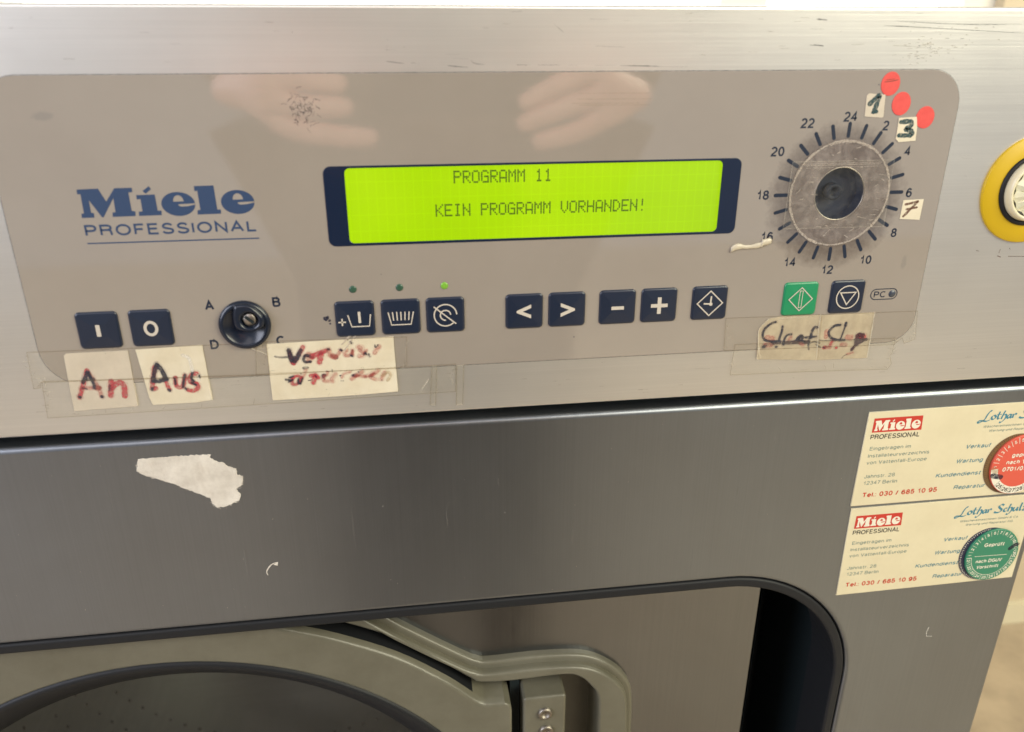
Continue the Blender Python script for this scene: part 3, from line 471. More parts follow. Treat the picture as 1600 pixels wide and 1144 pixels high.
PTS = {
 'torn': [(-158.0,-26.9),(-141.2,-26.7),(-125.6,-26.8),(-124.3,-27.0),(-125.0,-28.4),(-122.9,-30.6),(-119.1,-31.9),(-117.4,-34.0),(-113.6,-35.7),(-113.4,-39.3),(-110.9,-40.0),(-111.4,-43.0),(-112.6,-45.7),(-115.1,-47.1),(-113.2,-50.5),(-114.3,-53.7),(-116.8,-54.7),(-121.1,-56.7),(-125.3,-57.2),(-127.6,-54.5),(-127.8,-51.7),(-132.7,-48.4),(-138.9,-45.1),(-143.6,-41.9),(-150.9,-38.5),(-155.8,-36.6),(-159.8,-33.5),(-158.9,-30.1)],
 'an': [(-180.1,27.9),(-178.9,28.9),(-152.6,29.0),(-152.7,17.6),(-153.0,1.2),(-181.1,0.4),(-180.5,17.7)],
 'aus': [(-149.2,29.1),(-120.0,29.9),(-119.4,2.2),(-126.6,1.4),(-146.2,1.3),(-147.2,5.1)],
 'vor': [(-91.6,28.8),(-33.2,29.5),(-33.0,17.2),(-32.6,1.1),(-51.9,0.4),(-91.9,0.1)],
 'start': [(153.3,29.3),(161.2,30.5),(181.0,30.2),(182.6,5.5),(149.8,7.7),(148.9,23.9)],
 'stop': [(181.2,29.9),(210.2,30.2),(210.5,16.2),(210.5,5.0),(182.6,5.5)],
 'one': [(187.8,136.2),(196.0,135.6),(196.8,125.9),(195.9,125.5),(187.5,126.2),(186.9,135.1)],
 'three': [(204.7,125.3),(213.5,125.7),(214.7,120.9),(215.1,114.9),(206.7,114.4),(205.0,115.8)],
 'seven': [(214.8,87.0),(225.3,87.3),(225.2,77.2),(214.6,78.0)],
 'tapeA': [(-195.1,30.6),(-91.2,29.7),(-91.7,13.6),(-191.6,15.9),(-192.6,15.2),(-192.8,13.0),(-196.1,12.6),(-195.7,19.3)],
 'tapeB': [(-191.8,15.9),(-91.7,13.6),(-4.1,14.2),(-4.6,-0.7),(-70.0,-1.3),(-147.4,-2.0),(-193.2,-2.3),(-192.3,11.2)],
 'tapeC': [(-96.0,30.5),(-26.8,29.4),(-27.5,14.6),(-32.8,13.3),(-98.0,14.1)],
 'tapeD': [(130.7,31.0),(234.2,30.0),(236.0,14.2),(230.2,12.0),(228.4,15.2),(224.6,11.7),(131.5,13.3)],
 'tapeE': [(137.0,16.7),(224.4,15.7),(224.6,11.7),(224.6,7.8),(223.6,5.6),(225.3,1.0),(223.6,-2.1),(177.2,-0.8),(136.2,-0.3)],
 'tapeF': [(-15.8,13.6),(-13.2,13.7),(-14.5,-7.6),(-17.6,-7.4)],
 'tapeG': [(-4.0,13.2),(-0.1,13.3),(-1.1,-7.9),(-4.6,-8.2)],
 'tapeH': [(162.8,112.1),(198.4,111.7),(199.8,108.1),(200.4,107.1),(164.2,107.5),(161.8,109.2)],
 'glue': [(129.2,66.2),(135.7,66.6),(143.7,67.0),(148.4,68.7)],
 'speck': [(-63.1,142.6),(-67.5,137.6),(-65.5,131.3),(-60.1,133.7)],
 'lint': [(-99.9,-92.4),(-102.9,-93.4),(-104.9,-95.4),(-106.2,-97.9),(-105.8,-100.2)],
 'L': [(287.0,-181.5),(286.3,-185.2),(287.0,-188.5),(290.6,-188.9)],
 'curve': [(-21.3,1.2),(-17.6,6.6)],
 'blk': [(-63.3,39.8)],
 'tear': [(-45.4,24.3),(-41.4,31.1),(-38.0,31.2),(-44.0,22.0)],
 'M_': [(-159.9,101.4),(-151.5,101.6),(-149.2,96.1),(-145.0,101.6),(-138.0,101.6),(-138.1,99.8),(-139.7,99.7),(-139.7,91.9),(-138.3,91.7),(-138.5,89.7),(-147.8,89.6),(-147.5,91.5),(-146.3,91.6),(-146.1,97.5),(-151.5,89.5),(-152.1,89.6),(-156.0,96.9),(-156.1,91.6),(-155.0,91.4),(-155.2,89.5),(-160.2,89.5),(-160.0,91.3),(-159.0,91.4),(-158.8,99.5),(-160.1,99.4)],
 'idot': [(-134.0,100.1),(-131.2,102.1),(-130.4,100.9),(-132.8,99.0)],
 'istem': [(-136.8,98.5),(-129.3,98.6),(-129.2,91.7),(-127.7,91.7),(-127.8,89.8),(-137.1,89.7),(-136.9,91.5),(-135.4,91.6),(-135.3,96.8),(-136.8,96.7)],
 'e1': [(-127.2,94.4),(-113.5,94.0),(-119.6,99.3),(-121.1,89.3),(-122.5,95.3),(-117.4,95.5),(-119.6,98.2),(-119.9,93.4),(-113.7,93.8)],
 'l': [(-112.9,101.7),(-104.9,101.8),(-104.7,91.5),(-103.3,91.5),(-103.4,89.7),(-113.1,89.6),(-112.9,91.4),(-111.7,91.6),(-111.8,99.7),(-113.0,99.6)],
 'e2': [(-102.8,94.8),(-88.9,94.4),(-95.2,99.5),(-96.5,89.5)],
 'prof': [(-160.7,81.6),(-89.0,81.5),(-160.0,85.5)],
 'under': [(-160.1,78.5),(-89.0,78.6)],
 'screw': [(-97.4,42.1)],
 'knobtab': [(-101.8,48.7),(-102.9,38.8),(-101.3,38.1),(-92.7,37.1),(-91.9,41.8),(-96.3,47.3)],
}
# ================================================================== the machine
HP = 0.3                                     # control foil lies this far proud of the steel
wm = empty('washing_machine', (-0.065, 0.35, 0.0))
tag(wm, 'grey steel professional washing machine with green lit display and round porthole door', 'washing machine')
MW = (-470, 340)                             # left and right side of the machine (mm)
g = G()
for lo, hi in (((MW[0]+3, -948, -690), (MW[0]+6, 168, -31)), ((MW[1]-6, -948, -690), (MW[1]-3, 168, -31)),
               ((MW[0]+6, 165, -690), (MW[1]-6, 168, -31)), ((MW[0]+6, -948, -690), (MW[1]-6, -945, -31)), ((MW[0]+6, -945, -690), (MW[1]-6, 165, -687))):
    box(g, lo, hi, M['cabinet'])
box(g, (MW[0]+8, -60, -45), (MW[1]-8, 12, -12), M['dark'])
build(g, 'cabinet', wm)
g = G(); slab(g, rrect(MW[0], -11.8, MW[1], 172.4, 1.2, 3), M['fascia'], -30, 0, 1.4, holes=[circle(181, 90.9, 12.6, 36), rrect(-51, 73.4, 122.6, 108.9, 1, 2)], steps=4)
fas = build(g, 'fascia', wm, at=(0, 0, 0))
# scratches in the fascia
g = G(); k = 0
for key in ('scratch', 'scratch2', 'scratch3', 'scratch4'):
    for c, wd, pts in INK[key]:
        k += 1; ribbon(g, pts, max(0.15, wd*(1.6 if c == 'b' else 0.95)), INKM[{'k': 'f', 'f': 'c', 'b': 'b'}[c]], 0.02 + k*0.0008, jitter=0.35, taper=0.75)
for (u, v, s, n) in ((212, 156, 7, 40), (208, 151, 5, 26), (228, 159, 8, 14)):
    for _ in range(n):
        x = random.gauss(u, s); y = random.gauss(v, s*0.35)
        if y < 148.5 or y > 170: continue
        k += 1; ribbon(g, [(x, y), (x + random.uniform(0.3, 2.2), y + random.uniform(-0.15, 0.15))], random.uniform(0.12, 0.3), INKM['c' if random.random() < 0.8 else 'f'], 0.02 + k*0.0008, caps=False)
for _ in range(90):
    x = random.uniform(-200, 330); y = random.choice((random.uniform(-9, 11), random.uniform(149, 170))); k += 1
    ribbon(g, [(x, y), (x + random.uniform(0.2, 5), y + random.uniform(-0.1, 0.1))], random.uniform(0.06, 0.16), INKM['c'], 0.02 + k*0.0008, caps=False)
tag(build(g, 'scratch_marks', fas), kind='stuff')

# front panel with the rounded door opening
OPEN = rrect(-366, -600, 236, -130, 86, 18)
g = G(); slab(g, rrect(MW[0], -948, MW[1], -17.3, 2.5, 4), M['front'], -22, 0, 2.8, holes=[OPEN], steps=6)
front = build(g, 'front_panel', wm)
g = G(); k = 0
for _ in range(60):
    x = random.uniform(-230, 330); y = random.uniform(-128, -22); k += 1
    ribbon(g, [(x, y), (x + random.uniform(-0.2, 0.2), y + random.uniform(0.15, 0.8))], random.uniform(0.06, 0.25), INKM['w'], 0.02 + k*0.001)
for _ in range(12):
    x = random.uniform(-230, 330); y = random.uniform(-110, -30); L_ = random.uniform(3, 30); k += 1
    ribbon(g, [(x, y), (x + random.uniform(-.4, .4), y - L_*0.5), (x + random.uniform(-.6, .6), y - L_)], random.uniform(0.25, 0.9), INKM['s'], 0.02 + k*0.001, taper=0.8, jitter=0.3)
for _ in range(30):
    x = random.uniform(-230, 330); a = random.uniform(-0.6, 0.6); L_ = random.uniform(2, 14); y = random.uniform(-120, -25); k += 1
    ribbon(g, [(x, y), (x + L_*math.cos(a), y + L_*math.sin(a))], random.uniform(0.05, 0.13), INKM['c'], 0.02 + k*0.001, taper=0.9)
ribbon(g, PTS['L'][:3], 0.5, INKM['w'], 0.12); ribbon(g, PTS['L'][2:], 0.45, INKM['w'], 0.125)
tag(build(g, 'paint_specks', front), kind='stuff')
g = G(); slab(g, inset(nrm(OPEN, True), 0.6), M['rubber'], -30, -0.6, 1.6, holes=[inset(nrm(OPEN, True), 7.0)], steps=4)
build(g, 'door_seal', wm)
outer = [(-372, -125), (-62, -140)] + smoothline([(-39.2, -159.5), (-19.6, -174.6), (-1.7, -187.7), (4, -191), (11.4, -193.1), (38.5, -192.6), (62.2, -193.9), (76.2, -197.4), (88.7, -205.4), (98.7, -216.2), (104.4, -231.5), (106.2, -270.7)], 4) + [(106.5, -480), (60, -520), (20, -560), (-368, -600)]
POCKET = [(-345, -135), (-64, -143)] + inset(nrm(outer, True), 3)[:0] + [(-40, -163), (-4, -191), (4, -195), (60, -197), (85, -207), (98, -222), (101, -240), (102, -478), (20, -555), (-345, -580)]
# inner steel sheet behind the opening, rolled right edge
g = G(); slab(g, rrect(-372, -606, 188, -120, 1, 2), M['inner'], -34, -26, 3, steps=5, holes=[POCKET])
build(g, 'inner_panel', wm)
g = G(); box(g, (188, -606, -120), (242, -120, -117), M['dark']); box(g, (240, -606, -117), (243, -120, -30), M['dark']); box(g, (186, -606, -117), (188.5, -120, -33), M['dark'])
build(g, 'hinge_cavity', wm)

# olive moulded surround of the door and its hinge
inner_ = [(-352, -585), (5, -545), (45, -510), (81.3, -475)] + smoothline([(81.3, -253.9), (80.1, -225.8), (75.0, -215.6), (68.4, -208.3), (58.2, -204.6), (25.9, -205.2), (6.4, -203.7), (-0.5, -199.5), (-25.1, -178.4), (-49.7, -160.4), (-71.5, -149.1)], 4) + [(-100, -148.5), (-352, -148.5)]
g = G(); slab(g, inset(nrm(outer, True), 4.6), M['olive'], -44, -15, 1.8, holes=[inner_], steps=4, bevh=2.5)
bez = build(g, 'door_surround', wm)
g = G(); slab(g, outer, M['olive'], -26.5, -20.5, 2.0, holes=[inset(nrm(outer, True), 7)], steps=3); build(g, 'surround_step', bez)
g = G(); flatpoly(g, [(-64, -143), (-40, -163), (-4, -191), (4, -195), (60, -197), (85, -207), (98, -222), (101, -240), (102, -478), (30, -478)] + [(-175 + 222*math.cos(math.radians(q)), -360 + 222*math.sin(math.radians(q))) for q in range(-30, 76, 5)], M['olive'], -43.5); build(g, 'pocket_floor', wm)

# door: olive disc with a hinge lobe, black porthole ring and dark glass
CX, CY = -175, -360
arc = [(CX + 233*math.cos(math.radians(a)), CY + 233*math.sin(math.radians(a))) for a in range(84, 250, 6)]
edge = [(24.0, -480), (24.4, -238.7), (24.4, -222), (23.6, -217.2), (20.5, -215.4)] + smoothline([(20.0, -215.2), (10.9, -215.0), (4.7, -213.6), (-1.0, -208.5), (-15.3, -193.9), (-26.7, -183.9), (-43.5, -172.0), (-63.2, -160.7), (-76.1, -154.8), (-95, -147), (-120, -137.5)], 3)
dpoly = edge + [p for p in arc if True] + [(-20, -540)]
door = empty('door', (CX/1000, -0.02, BASE + CY/1000), wm)
g = G(); slab(g, dpoly, M['olive'], -42, -8, 1.6, holes=[circle(CX, CY, 200.5, 90)], steps=4, bevh=1.6); build(g, 'door_frame', door)
# sloping flank of the door towards the groove
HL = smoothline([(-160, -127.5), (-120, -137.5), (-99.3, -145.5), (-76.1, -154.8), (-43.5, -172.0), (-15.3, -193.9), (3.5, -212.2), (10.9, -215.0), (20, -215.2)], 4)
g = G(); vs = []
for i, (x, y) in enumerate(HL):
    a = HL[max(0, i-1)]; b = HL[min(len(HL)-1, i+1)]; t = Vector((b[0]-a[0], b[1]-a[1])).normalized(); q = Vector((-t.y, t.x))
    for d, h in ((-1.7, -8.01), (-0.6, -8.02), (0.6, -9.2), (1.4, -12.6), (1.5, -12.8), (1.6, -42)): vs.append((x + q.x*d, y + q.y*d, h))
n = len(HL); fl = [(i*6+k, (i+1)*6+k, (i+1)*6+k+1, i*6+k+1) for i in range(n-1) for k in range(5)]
g.add(vs, [f for j, f in enumerate(fl) if j % 5 < 4 or HL[j//5][0] > -4], M['olive'], True); g.add(vs, [f for j, f in enumerate(fl) if j % 5 == 4 and HL[j//5][0] <= -4], M['rubber'], True); build(g, 'door_flank', door)  # lower flank wall coloured black where the groove runs deep
g = G(); lathe(g, CX, CY, [(201.5, -9.5), (200.8, -7.6), (199.2, -6.9), (197, -7.4), (182, -21), (178, -24.5), (177.3, -27)], M['rubber'], 120); build(g, 'porthole_ring', door)
g = G(); lathe(g, CX, CY, [(178.5, -26), (165, -30), (140, -37), (100, -44), (50, -48), (0.01, -49)], M['glass'], 96); build(g, 'porthole_glass', door)
g = G(); lathe(g, CX, CY, [(180, -60), (182, -75), (186, -90), (250, -95), (250, -420), (0.01, -425)], M['drum'], 72)
for rr in range(8):
    for a in range(0, 360, 4):
        t = math.radians(a + (rr % 2)*2); z = -120 - rr*36
        c = (CX + 249.4*math.cos(t), CY + 249.4*math.sin(t)); tx = (-math.sin(t), math.cos(t))
        ring = [(c[0] + tx[0]*2.2*math.cos(b), c[1] + tx[1]*2.2*math.cos(b), z + 2.2*math.sin(b)) for b in [math.radians(60*q) for q in range(6)]]
        g.add(ring, [tuple(range(6))], M['dark'])
build(g, 'drum', wm)
# hinge plate with screws
g = G(); slab(g, rrect(31.7, -330, 58.5, -215.2, 2.0, 4), M['olive'], -43, -10, 1.5, steps=3)
hp = build(g, 'hinge_plate', wm)
g = G(); lathe(g, 45.3, -228.3, [(4.6, -10), (4.4, -8.6), (3.6, -8.0), (2.6, -8.2), (2.3, -9.2), (0.01, -9.4)], M['old_screw'], 24)
s0 = build(g, 'screw', hp, at=(45.3, -228.3, -10)); share(s0, 'screw', hp, (46.3, -243.0, -10)); share(s0, 'screw', hp, (46.3, -300.0, -10))
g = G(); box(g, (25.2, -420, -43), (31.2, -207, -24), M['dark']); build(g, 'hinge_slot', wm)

# ---------------------------------------------------------------- control foil
PLATE = rrect(-190.3, 13.1, 233.6, 146.2, (18, 14, 16, 16), 8)
g = G(); slab(g, PLATE, M['plate'], 0, HP, 0.12, holes=[circle(181, 90.9, 12.2, 48), rrect(-50.4, 73.9, 121.8, 108.3, 3)], steps=2)
plate = build(g, 'control_foil', wm, at=(0, 0, 0))
g = G(); lp = nrm(PLATE, True); n = len(lp); o1 = inset(lp, -0.35)
g.add([(x, y, 0.05) for x, y in lp] + [(x, y, 0.05) for x, y in o1], [(i, n+i, n+(i+1) % n, (i+1) % n) for i in range(n)], INKM['f']); tag(build(g, 'grime_line', plate), kind='stuff')
HI = HP + 0.06
# crackled mark and black specks on the foil
g = G(); k = 0
for _ in range(70):
    x = random.gauss(-64.5, 3.6); y = random.gauss(132.5, 3.9); a = random.uniform(0, 6.3)
    if abs(x+64.5) > 7 or abs(y-132.5) > 8: continue
    P = [(x, y)]
    for _q in range(3): a += random.uniform(-1, 1); P.append((P[-1][0] + 0.7*math.cos(a), P[-1][1] + 0.7*math.sin(a)))
    k += 1; ribbon(g, P, random.uniform(0.12, 0.34), INKM['f'], HP + 0.03 + k*0.001)
for (x, y, r_) in ((-63.3, 39.9, 1.2), (-62.6, 40.4, 0.8), (-61.9, 38.9, 0.6), (-61.8, 37.3, 0.45), (54.0, 24.8, 0.3), (-37, 60, 0.2), (192, 140, 0.25)):
    k += 1; flatpoly(g, [(px + random.uniform(-.3, .3)*r_, py + random.uniform(-.3, .3)*r_) for px, py in circle(x, y, r_, 9)], INKM['k'], HP + 0.03 + k*0.001)
for y in (137.5, 135.1, 133.4, 132.6): k += 1; ribbon(g, [(48 + random.uniform(0, 6), y), (84 + random.uniform(-6, 2), y - 0.2)], 0.12, INKM['c'], HP + 0.03 + k*0.001)
tag(build(g, 'foil_scratches', plate), kind='stuff')

# manufacturer lettering (slab serif word mark) drawn as outlines
def wordmark(g, m, h, f):
    def T_(pts): return [f(x, y) for x, y in pts]
    for key in ('M_', 'idot', 'istem', 'l'): flatpoly(g, T_(PTS[key]), m, h)
    for (cx, cy, rx, ry) in ((-120.35, 94.3, 6.9, 5.1), (-95.8, 94.5, 6.95, 5.15)):
        out = []
        for a in range(-4, -356, -8):
            t = math.radians(a if a > -352 else -352); out.append((cx + rx*math.cos(t), cy + ry*math.sin(t)))
        # start right below the slot, run round the bottom, left and top back to the right end of the bar
        slit = [(cx + rx*0.995, cy + 0.15), (cx + rx*0.1, cy - 0.05), (cx - 0.0*rx, cy - 0.10), (cx - 0.02*rx, cy - 0.55), (cx + 0.15*rx, cy - 1.15), (cx + 0.55*rx, cy - 1.0)]
        eye = [(cx - 0.28*rx, cy + 1.05), (cx + 0.34*rx, cy + 1.1)] + [(cx + 0.03*rx + 0.31*rx*math.cos(math.radians(a)), cy + 1.3 + 2.45*math.sin(math.radians(a))) for a in range(15, 180, 20)]
        lo_ = nrm(T_(out + slit), True); ey = nrm(T_(eye), False)
        fill(g, [[(x, y, h) for x, y in lo_], [(x, y, h) for x, y in ey]], m)
g = G(); wordmark(g, M['blue'], HI, lambda x, y: (x, y))
build(g, 'brand_lettering', plate)
g = G(); text(g, 'PROFESSIONAL', -160.2, 81.6, M['blue'], HI, width=71.0, cap=4.8, spacing=1.22, bold=0.002); build(g, 'brand_subline', plate)
g = G(); flatpoly(g, [(-160.2, 78.2), (-88.8, 78.2), (-88.8, 78.75), (-160.2, 78.75)], M['blue'], HI); build(g, 'underline', plate)

# ---------------------------------------------------------------- display
disp = empty('display', (0.0359, 0, BASE + 0.0914), wm)
g = G(); slab(g, rrect(-58.9, 73.6, 130.5, 108.7, 3.2, 6), M['frame'], HP, HP + 0.25, 0.15, holes=[rrect(-49.8, 74.8, 121.4, 107.7, 2.2, 6)], steps=2); build(g, 'display_frame', disp)
g = G(); box(g, (-50.6, 73.8, -3.0), (122.2, 108.5, -1.0), M['lcd']); build(g, 'lcd_screen', disp, at=(0, 0, 0))
g = G(); flatpoly(g, rrect(-49.9, 74.7, 121.5, 107.8, 2.2, 6), M['cover'], HP + 0.12); build(g, 'display_window', disp)
LCDF = {'P':'11110 10001 10001 11110 10000 10000 10000','R':'11110 10001 10001 11110 10100 10010 10001','O':'01110 10001 10001 10001 10001 10001 01110','G':'01110 10001 10000 10111 10001 10001 01111',
 'A':'01110 10001 10001 10001 11111 10001 10001','M':'10001 11011 10101 10101 10001 10001 10001','1':'00100 01100 00100 00100 00100 00100 01110','K':'10001 10010 10100 11000 10100 10010 10001','E':'11111 10000 10000 11110 10000 10000 11111',
 'I':'01110 00100 00100 00100 00100 00100 01110','N':'10001 10001 11001 10101 10011 10001 10001','V':'10001 10001 10001 10001 10001 01010 00100','H':'10001 10001 10001 11111 10001 10001 10001','D':'11100 10010 10001 10001 10001 10010 11100','!':'00100 00100 00100 00100 00000 00000 00100',' ':'00000 '*7}
g = G()
for s, x0, y0 in (('PROGRAMM 11', -2.5, 100.0), ('KEIN PROGRAMM VORHANDEN!', -11.0, 85.4)):
    for i, ch in enumerate(s):
        for r_, row in enumerate(LCDF[ch].split()):
            for c_, b in enumerate(row):
                if b == '1':
                    x = x0 + i*4.085 + c_*0.70; y = y0 + (6-r_)*0.80
                    g.add([(x, y, -0.9), (x+0.63, y, -0.9), (x+0.63, y+0.73, -0.9), (x, y+0.73, -0.9)], [(0, 1, 2, 3)], M['lcd_dot'])
build(g, 'display_text', disp)

# ---------------------------------------------------------------- buttons
BT = 47.9; BH = 17.25; BW = 18.0
def button_mesh(m):
    g = G(); lp = nrm(rrect(-9, -8.62, 9, 8.62, 1.9, 5), True); n = len(lp); prof = [(0, 0), (0.05, 0.35), (0.5, 0.75), (1.0, 0.82)]; vs = []; fs = []
    for d, h in prof: vs += [(x, y, h) for x, y in (inset(lp, d) if d else lp)]
    for r in range(len(prof)-1):
        for i in range(n): fs.append((r*n+i, r*n+(i+1) % n, (r+1)*n+(i+1) % n, (r+1)*n+i))
    g.add(vs, fs, m, True)
    last = vs[-n:]; k0 = [(-3.4, 2.9), (-3.4, -2.9), (3.4, -2.9), (3.4, 2.9)]     # raised cushion: four slopes and a flat top
    cor = nrm(k0, True); top = [(x, y, 1.12) for x, y in cor]
    g.add(top, [(0, 1, 2, 3)], m)
    def q(p): return 0 if p[0] < 0 and p[1] > 0 else 1 if p[0] < 0 else 2 if p[1] < 0 else 3
    for i in range(n):
        a, b = last[i], last[(i+1) % n]
        qa, qb = min(range(4), key=lambda t: (top[t][0]*2.4-a[0])**2 + (top[t][1]*2.6-a[1])**2), min(range(4), key=lambda t: (top[t][0]*2.4-b[0])**2 + (top[t][1]*2.6-b[1])**2)
        g.add([a, b, top[qb], top[qa]], [(0, 1, 2, 3)] if qa != qb else [(0, 1, 2)], m)
    return g
SH = 1.22
def line(g, pts, wd, m=None): return ribbon(g, pts, wd, m or M['symbol'], SH, caps=False, smooth=False)
def closed(g, pts, wd, m=None):
    lp = nrm(pts, True); n = len(lp); a = inset(lp, -wd/2); b = inset(lp, wd/2)
    g.add([(x, y, SH) for x, y in a] + [(x, y, SH) for x, y in b], [(i, (i+1) % n, n+(i+1) % n, n+i) for i in range(n)], m or M['symbol']); return g
def s_on(g): text(g, 'I', 0, 0, M['symbol'], SH, cap=7.3, bold=0.05, centre=True)
def s_off(g): text(g, 'O', 0, 0, M['symbol'], SH, cap=7.4, width=6.2, bold=0.02, centre=True)
def s_pre(g):
    line(g, [(-7.7, -1.2), (-4.2, -1.2)], 0.7); line(g, [(-5.95, 0.55), (-5.95, -2.95)], 0.69)
    line(g, [(-3.2, 2.2), (-1.7, -3.6), (6.4, -3.6), (7.2, 2.2)], 0.6); line(g, [(2.0, 3.6), (2.1, -1.9)], 1.2)
def s_wash(g):
    line(g, [(-5.8, 2.6), (-4.5, -3.6), (4.6, -3.6), (5.9, 2.6)], 0.6)
    for i in range(5): line(g, [(-3.8 + i*1.93, 2.7), (-3.45 + i*1.75, -1.5)], 0.55)
def s_nospin(g):
    P = [(5.3*math.cos(math.radians(a)), 5.3*math.sin(math.radians(a))) for a in range(2, 316, 8)]; line(g, P, 0.62)
    P = [(5.3, 0.2), (4.9, -1.2), (4.0, -2.2), (2.9, -2.3), (2.4, -1.2), (2.5, 0.2), (1.8, 1.7), (0.2, 2.4), (-1.6, 1.9), (-2.4, 0.4), (-2.1, -1.2), (-0.9, -2.3), (0.2, -2.5)]
    ribbon(g, P[5:], 0.6, M['symbol'], SH+0.004, caps=False)
    ribbon(g, [(-5.4, 4.4), (4.9, -4.4)], 0.6, M['symbol'], SH+0.008, caps=False)
def s_left(g): flatpoly(g, [(3.2, 3.5), (3.2, 1.7), (-0.9, 0.0), (3.2, -1.7), (3.2, -3.5), (-3.8, -0.5), (-3.8, 0.5)], M['symbol'], SH)
def s_right(g): flatpoly(g, [(-3.2, 3.5), (-3.2, 1.7), (0.9, 0.0), (-3.2, -1.7), (-3.2, -3.5), (3.8, -0.5), (3.8, 0.5)], M['symbol'], SH)
def s_minus(g): line(g, [(-3.1, -0.3), (3.1, -0.3)], 1.7)
def s_plus(g): flatpoly(g, [(-.95, 4.2), (-.95, .9), (-4.2, .9), (-4.2, -.9), (-.95, -.9), (-.95, -4.2), (.95, -4.2), (.95, -.9), (4.2, -.9), (4.2, .9), (.95, .9), (.95, 4.2)], M['symbol'], SH)
def s_clock(g):
    closed(g, [(-6.5, 0), (0, -6.3), (6.5, 0), (0, 6.3)], 0.6)
    line(g, [(0.5, 3.6), (0.3, -0.2)], 0.8); ribbon(g, [(0.6, -0.3), (-3.2, -0.1)], 0.75, M['symbol'], SH+.004, caps=False); flatpoly(g, circle(0.5, -0.4, 0.9, 12), M['symbol'], SH + 0.008)
def s_start(g):
    closed(g, [(-6.2, 0), (0, -6.0), (6.2, 0), (0, 6.0)], 0.5); closed(g, [(-.75, 4.3), (-.75, -4.3), (.75, -4.3), (.75, 4.3)], 0.35)
def s_stop(g): closed(g, circle(0, 0, 5.9, 40), 0.6); closed(g, [(-4.1, 2.4), (0, -3.9), (4.1, 2.4)], 0.6)
BTN = [(-171.9, s_on, 'navy'), (-149.5, s_off, 'navy'), (-59.2, s_pre, 'navy'), (-38.1, s_wash, 'navy'), (-17.3, s_nospin, 'navy'), (20.3, s_left, 'navy'), (41.0, s_right, 'navy'),
       (65.9, s_minus, 'navy'), (86.7, s_plus, 'navy'), (112.4, s_clock, 'navy'), (159.6, s_start, 'green'), (184.6, s_stop, 'navy')]
proto = {}
for x, fn, m in BTN:
    at = (x + BW/2, BT - BH/2, HP)
    g0 = button_mesh(M[m]); g0.v = [(p[0]+at[0], p[1]+at[1], p[2]+at[2]) for p in g0.v]
    if m not in proto: b = proto[m] = build(g0, 'button', wm, at=at)
    else: b = share(proto[m], 'button', wm, at)
    if m == 'green': b['label'] = 'green start button'
    g = G(); fn(g); g.v = [(p[0]+at[0], p[1]+at[1], p[2]+at[2]) for p in g.v]; build(g, 'symbol', b)
# indicator lights above three buttons, PC light in its pill outline
first = None
for x, m in ((-50.2, 'led'), (-29.0, 'led'), (-8.3, 'led_on')):
    g = G(); lathe(g, x, 53.4, [(1.75, HP+0.02), (1.6, HP+0.25), (1.0, HP+0.4), (0.01, HP+0.42)], M[m], 20); o = build(g, 'indicator_light', wm, at=(x, 53.4, HP))
    if m == 'led_on': o['label'] = 'indicator light glowing green'
pcx = 213.8; g = G(); lp = nrm(rrect(206.5, 36.7, 221.2, 42.6, 2.9, 6), True); n = len(lp); a = inset(lp, 0.45)
g.add([(x, y, HI) for x, y in lp] + [(x, y, HI) for x, y in a], [(i, (i+1) % n, n+(i+1) % n, n+i) for i in range(n)], M['print'])
text(g, 'PC', 208.4, 38.0, M['print'], HI, cap=3.2, width=6.6); pc = build(g, 'computer_port_light', wm, at=(pcx, 39.6, HP))
g = G(); lathe(g, 218.3, 39.7, [(1.95, HP+0.02), (1.8, HP+0.22), (0.01, HP+0.35)], M['lamp_dark'], 20); build(g, 'lamp', pc)

# ---------------------------------------------------------------- programme dial
DC = (181.0, 91.0); dial = empty('program_dial', (DC[0]/1000, 0, BASE + DC[1]/1000), wm)
g = G(); ribbon(g, [(DC[0], DC[1]+26.6), (DC[0], DC[1]+32.1)], 1.7, M['print'], HI, smooth=False)
t0 = build(g, 'tick_mark', dial, at=(*DC, 0))
for i in range(24):
    o = t0 if i == 0 else share(t0, 'tick_mark', dial, (*DC, 0)); o.rotation_euler = (0, math.radians(15*i), 0)
NUM = {24: (180.8, 126.2), 2: (199.0, 122.0), 4: (212.3, 110.2), 6: (217.0, 90.6), 8: (213.0, 71.2), 10: (200.6, 58.0), 12: (181.0, 53.7), 14: (160.8, 58.2), 16: (147.3, 71.4), 18: (142.7, 91.3), 20: (147.4, 111.2), 22: (160.2, 123.6)}
for k_, (x, y) in NUM.items():
    g = G(); text(g, str(k_), x, y, M['print'], HI, cap=4.45, centre=True, bold=0.012); build(g, 'dial_number', dial, at=(x, y, 0))
g = G(); lathe(g, DC[0], DC[1], [(12.3, HP), (12.3, -6), (0.01, -6)], M['hole'], 48, False); build(g, 'dial_recess', dial)
g = G(); lathe(g, DC[0]-1.5, DC[1]+0.5, [(4.0, -6), (4.0, -1.8), (3.5, -1.3), (2.2, -1.3), (2.0, -3), (0.01, -3)], M['shaft'], 28); build(g, 'dial_shaft', dial)
g = G(); lathe(g, DC[0], DC[1], [(12.75, HP+0.02), (12.6, HP+0.3), (12.2, HP+0.3), (12.15, HP)], M['screw'], 48); build(g, 'recess_rim', dial)

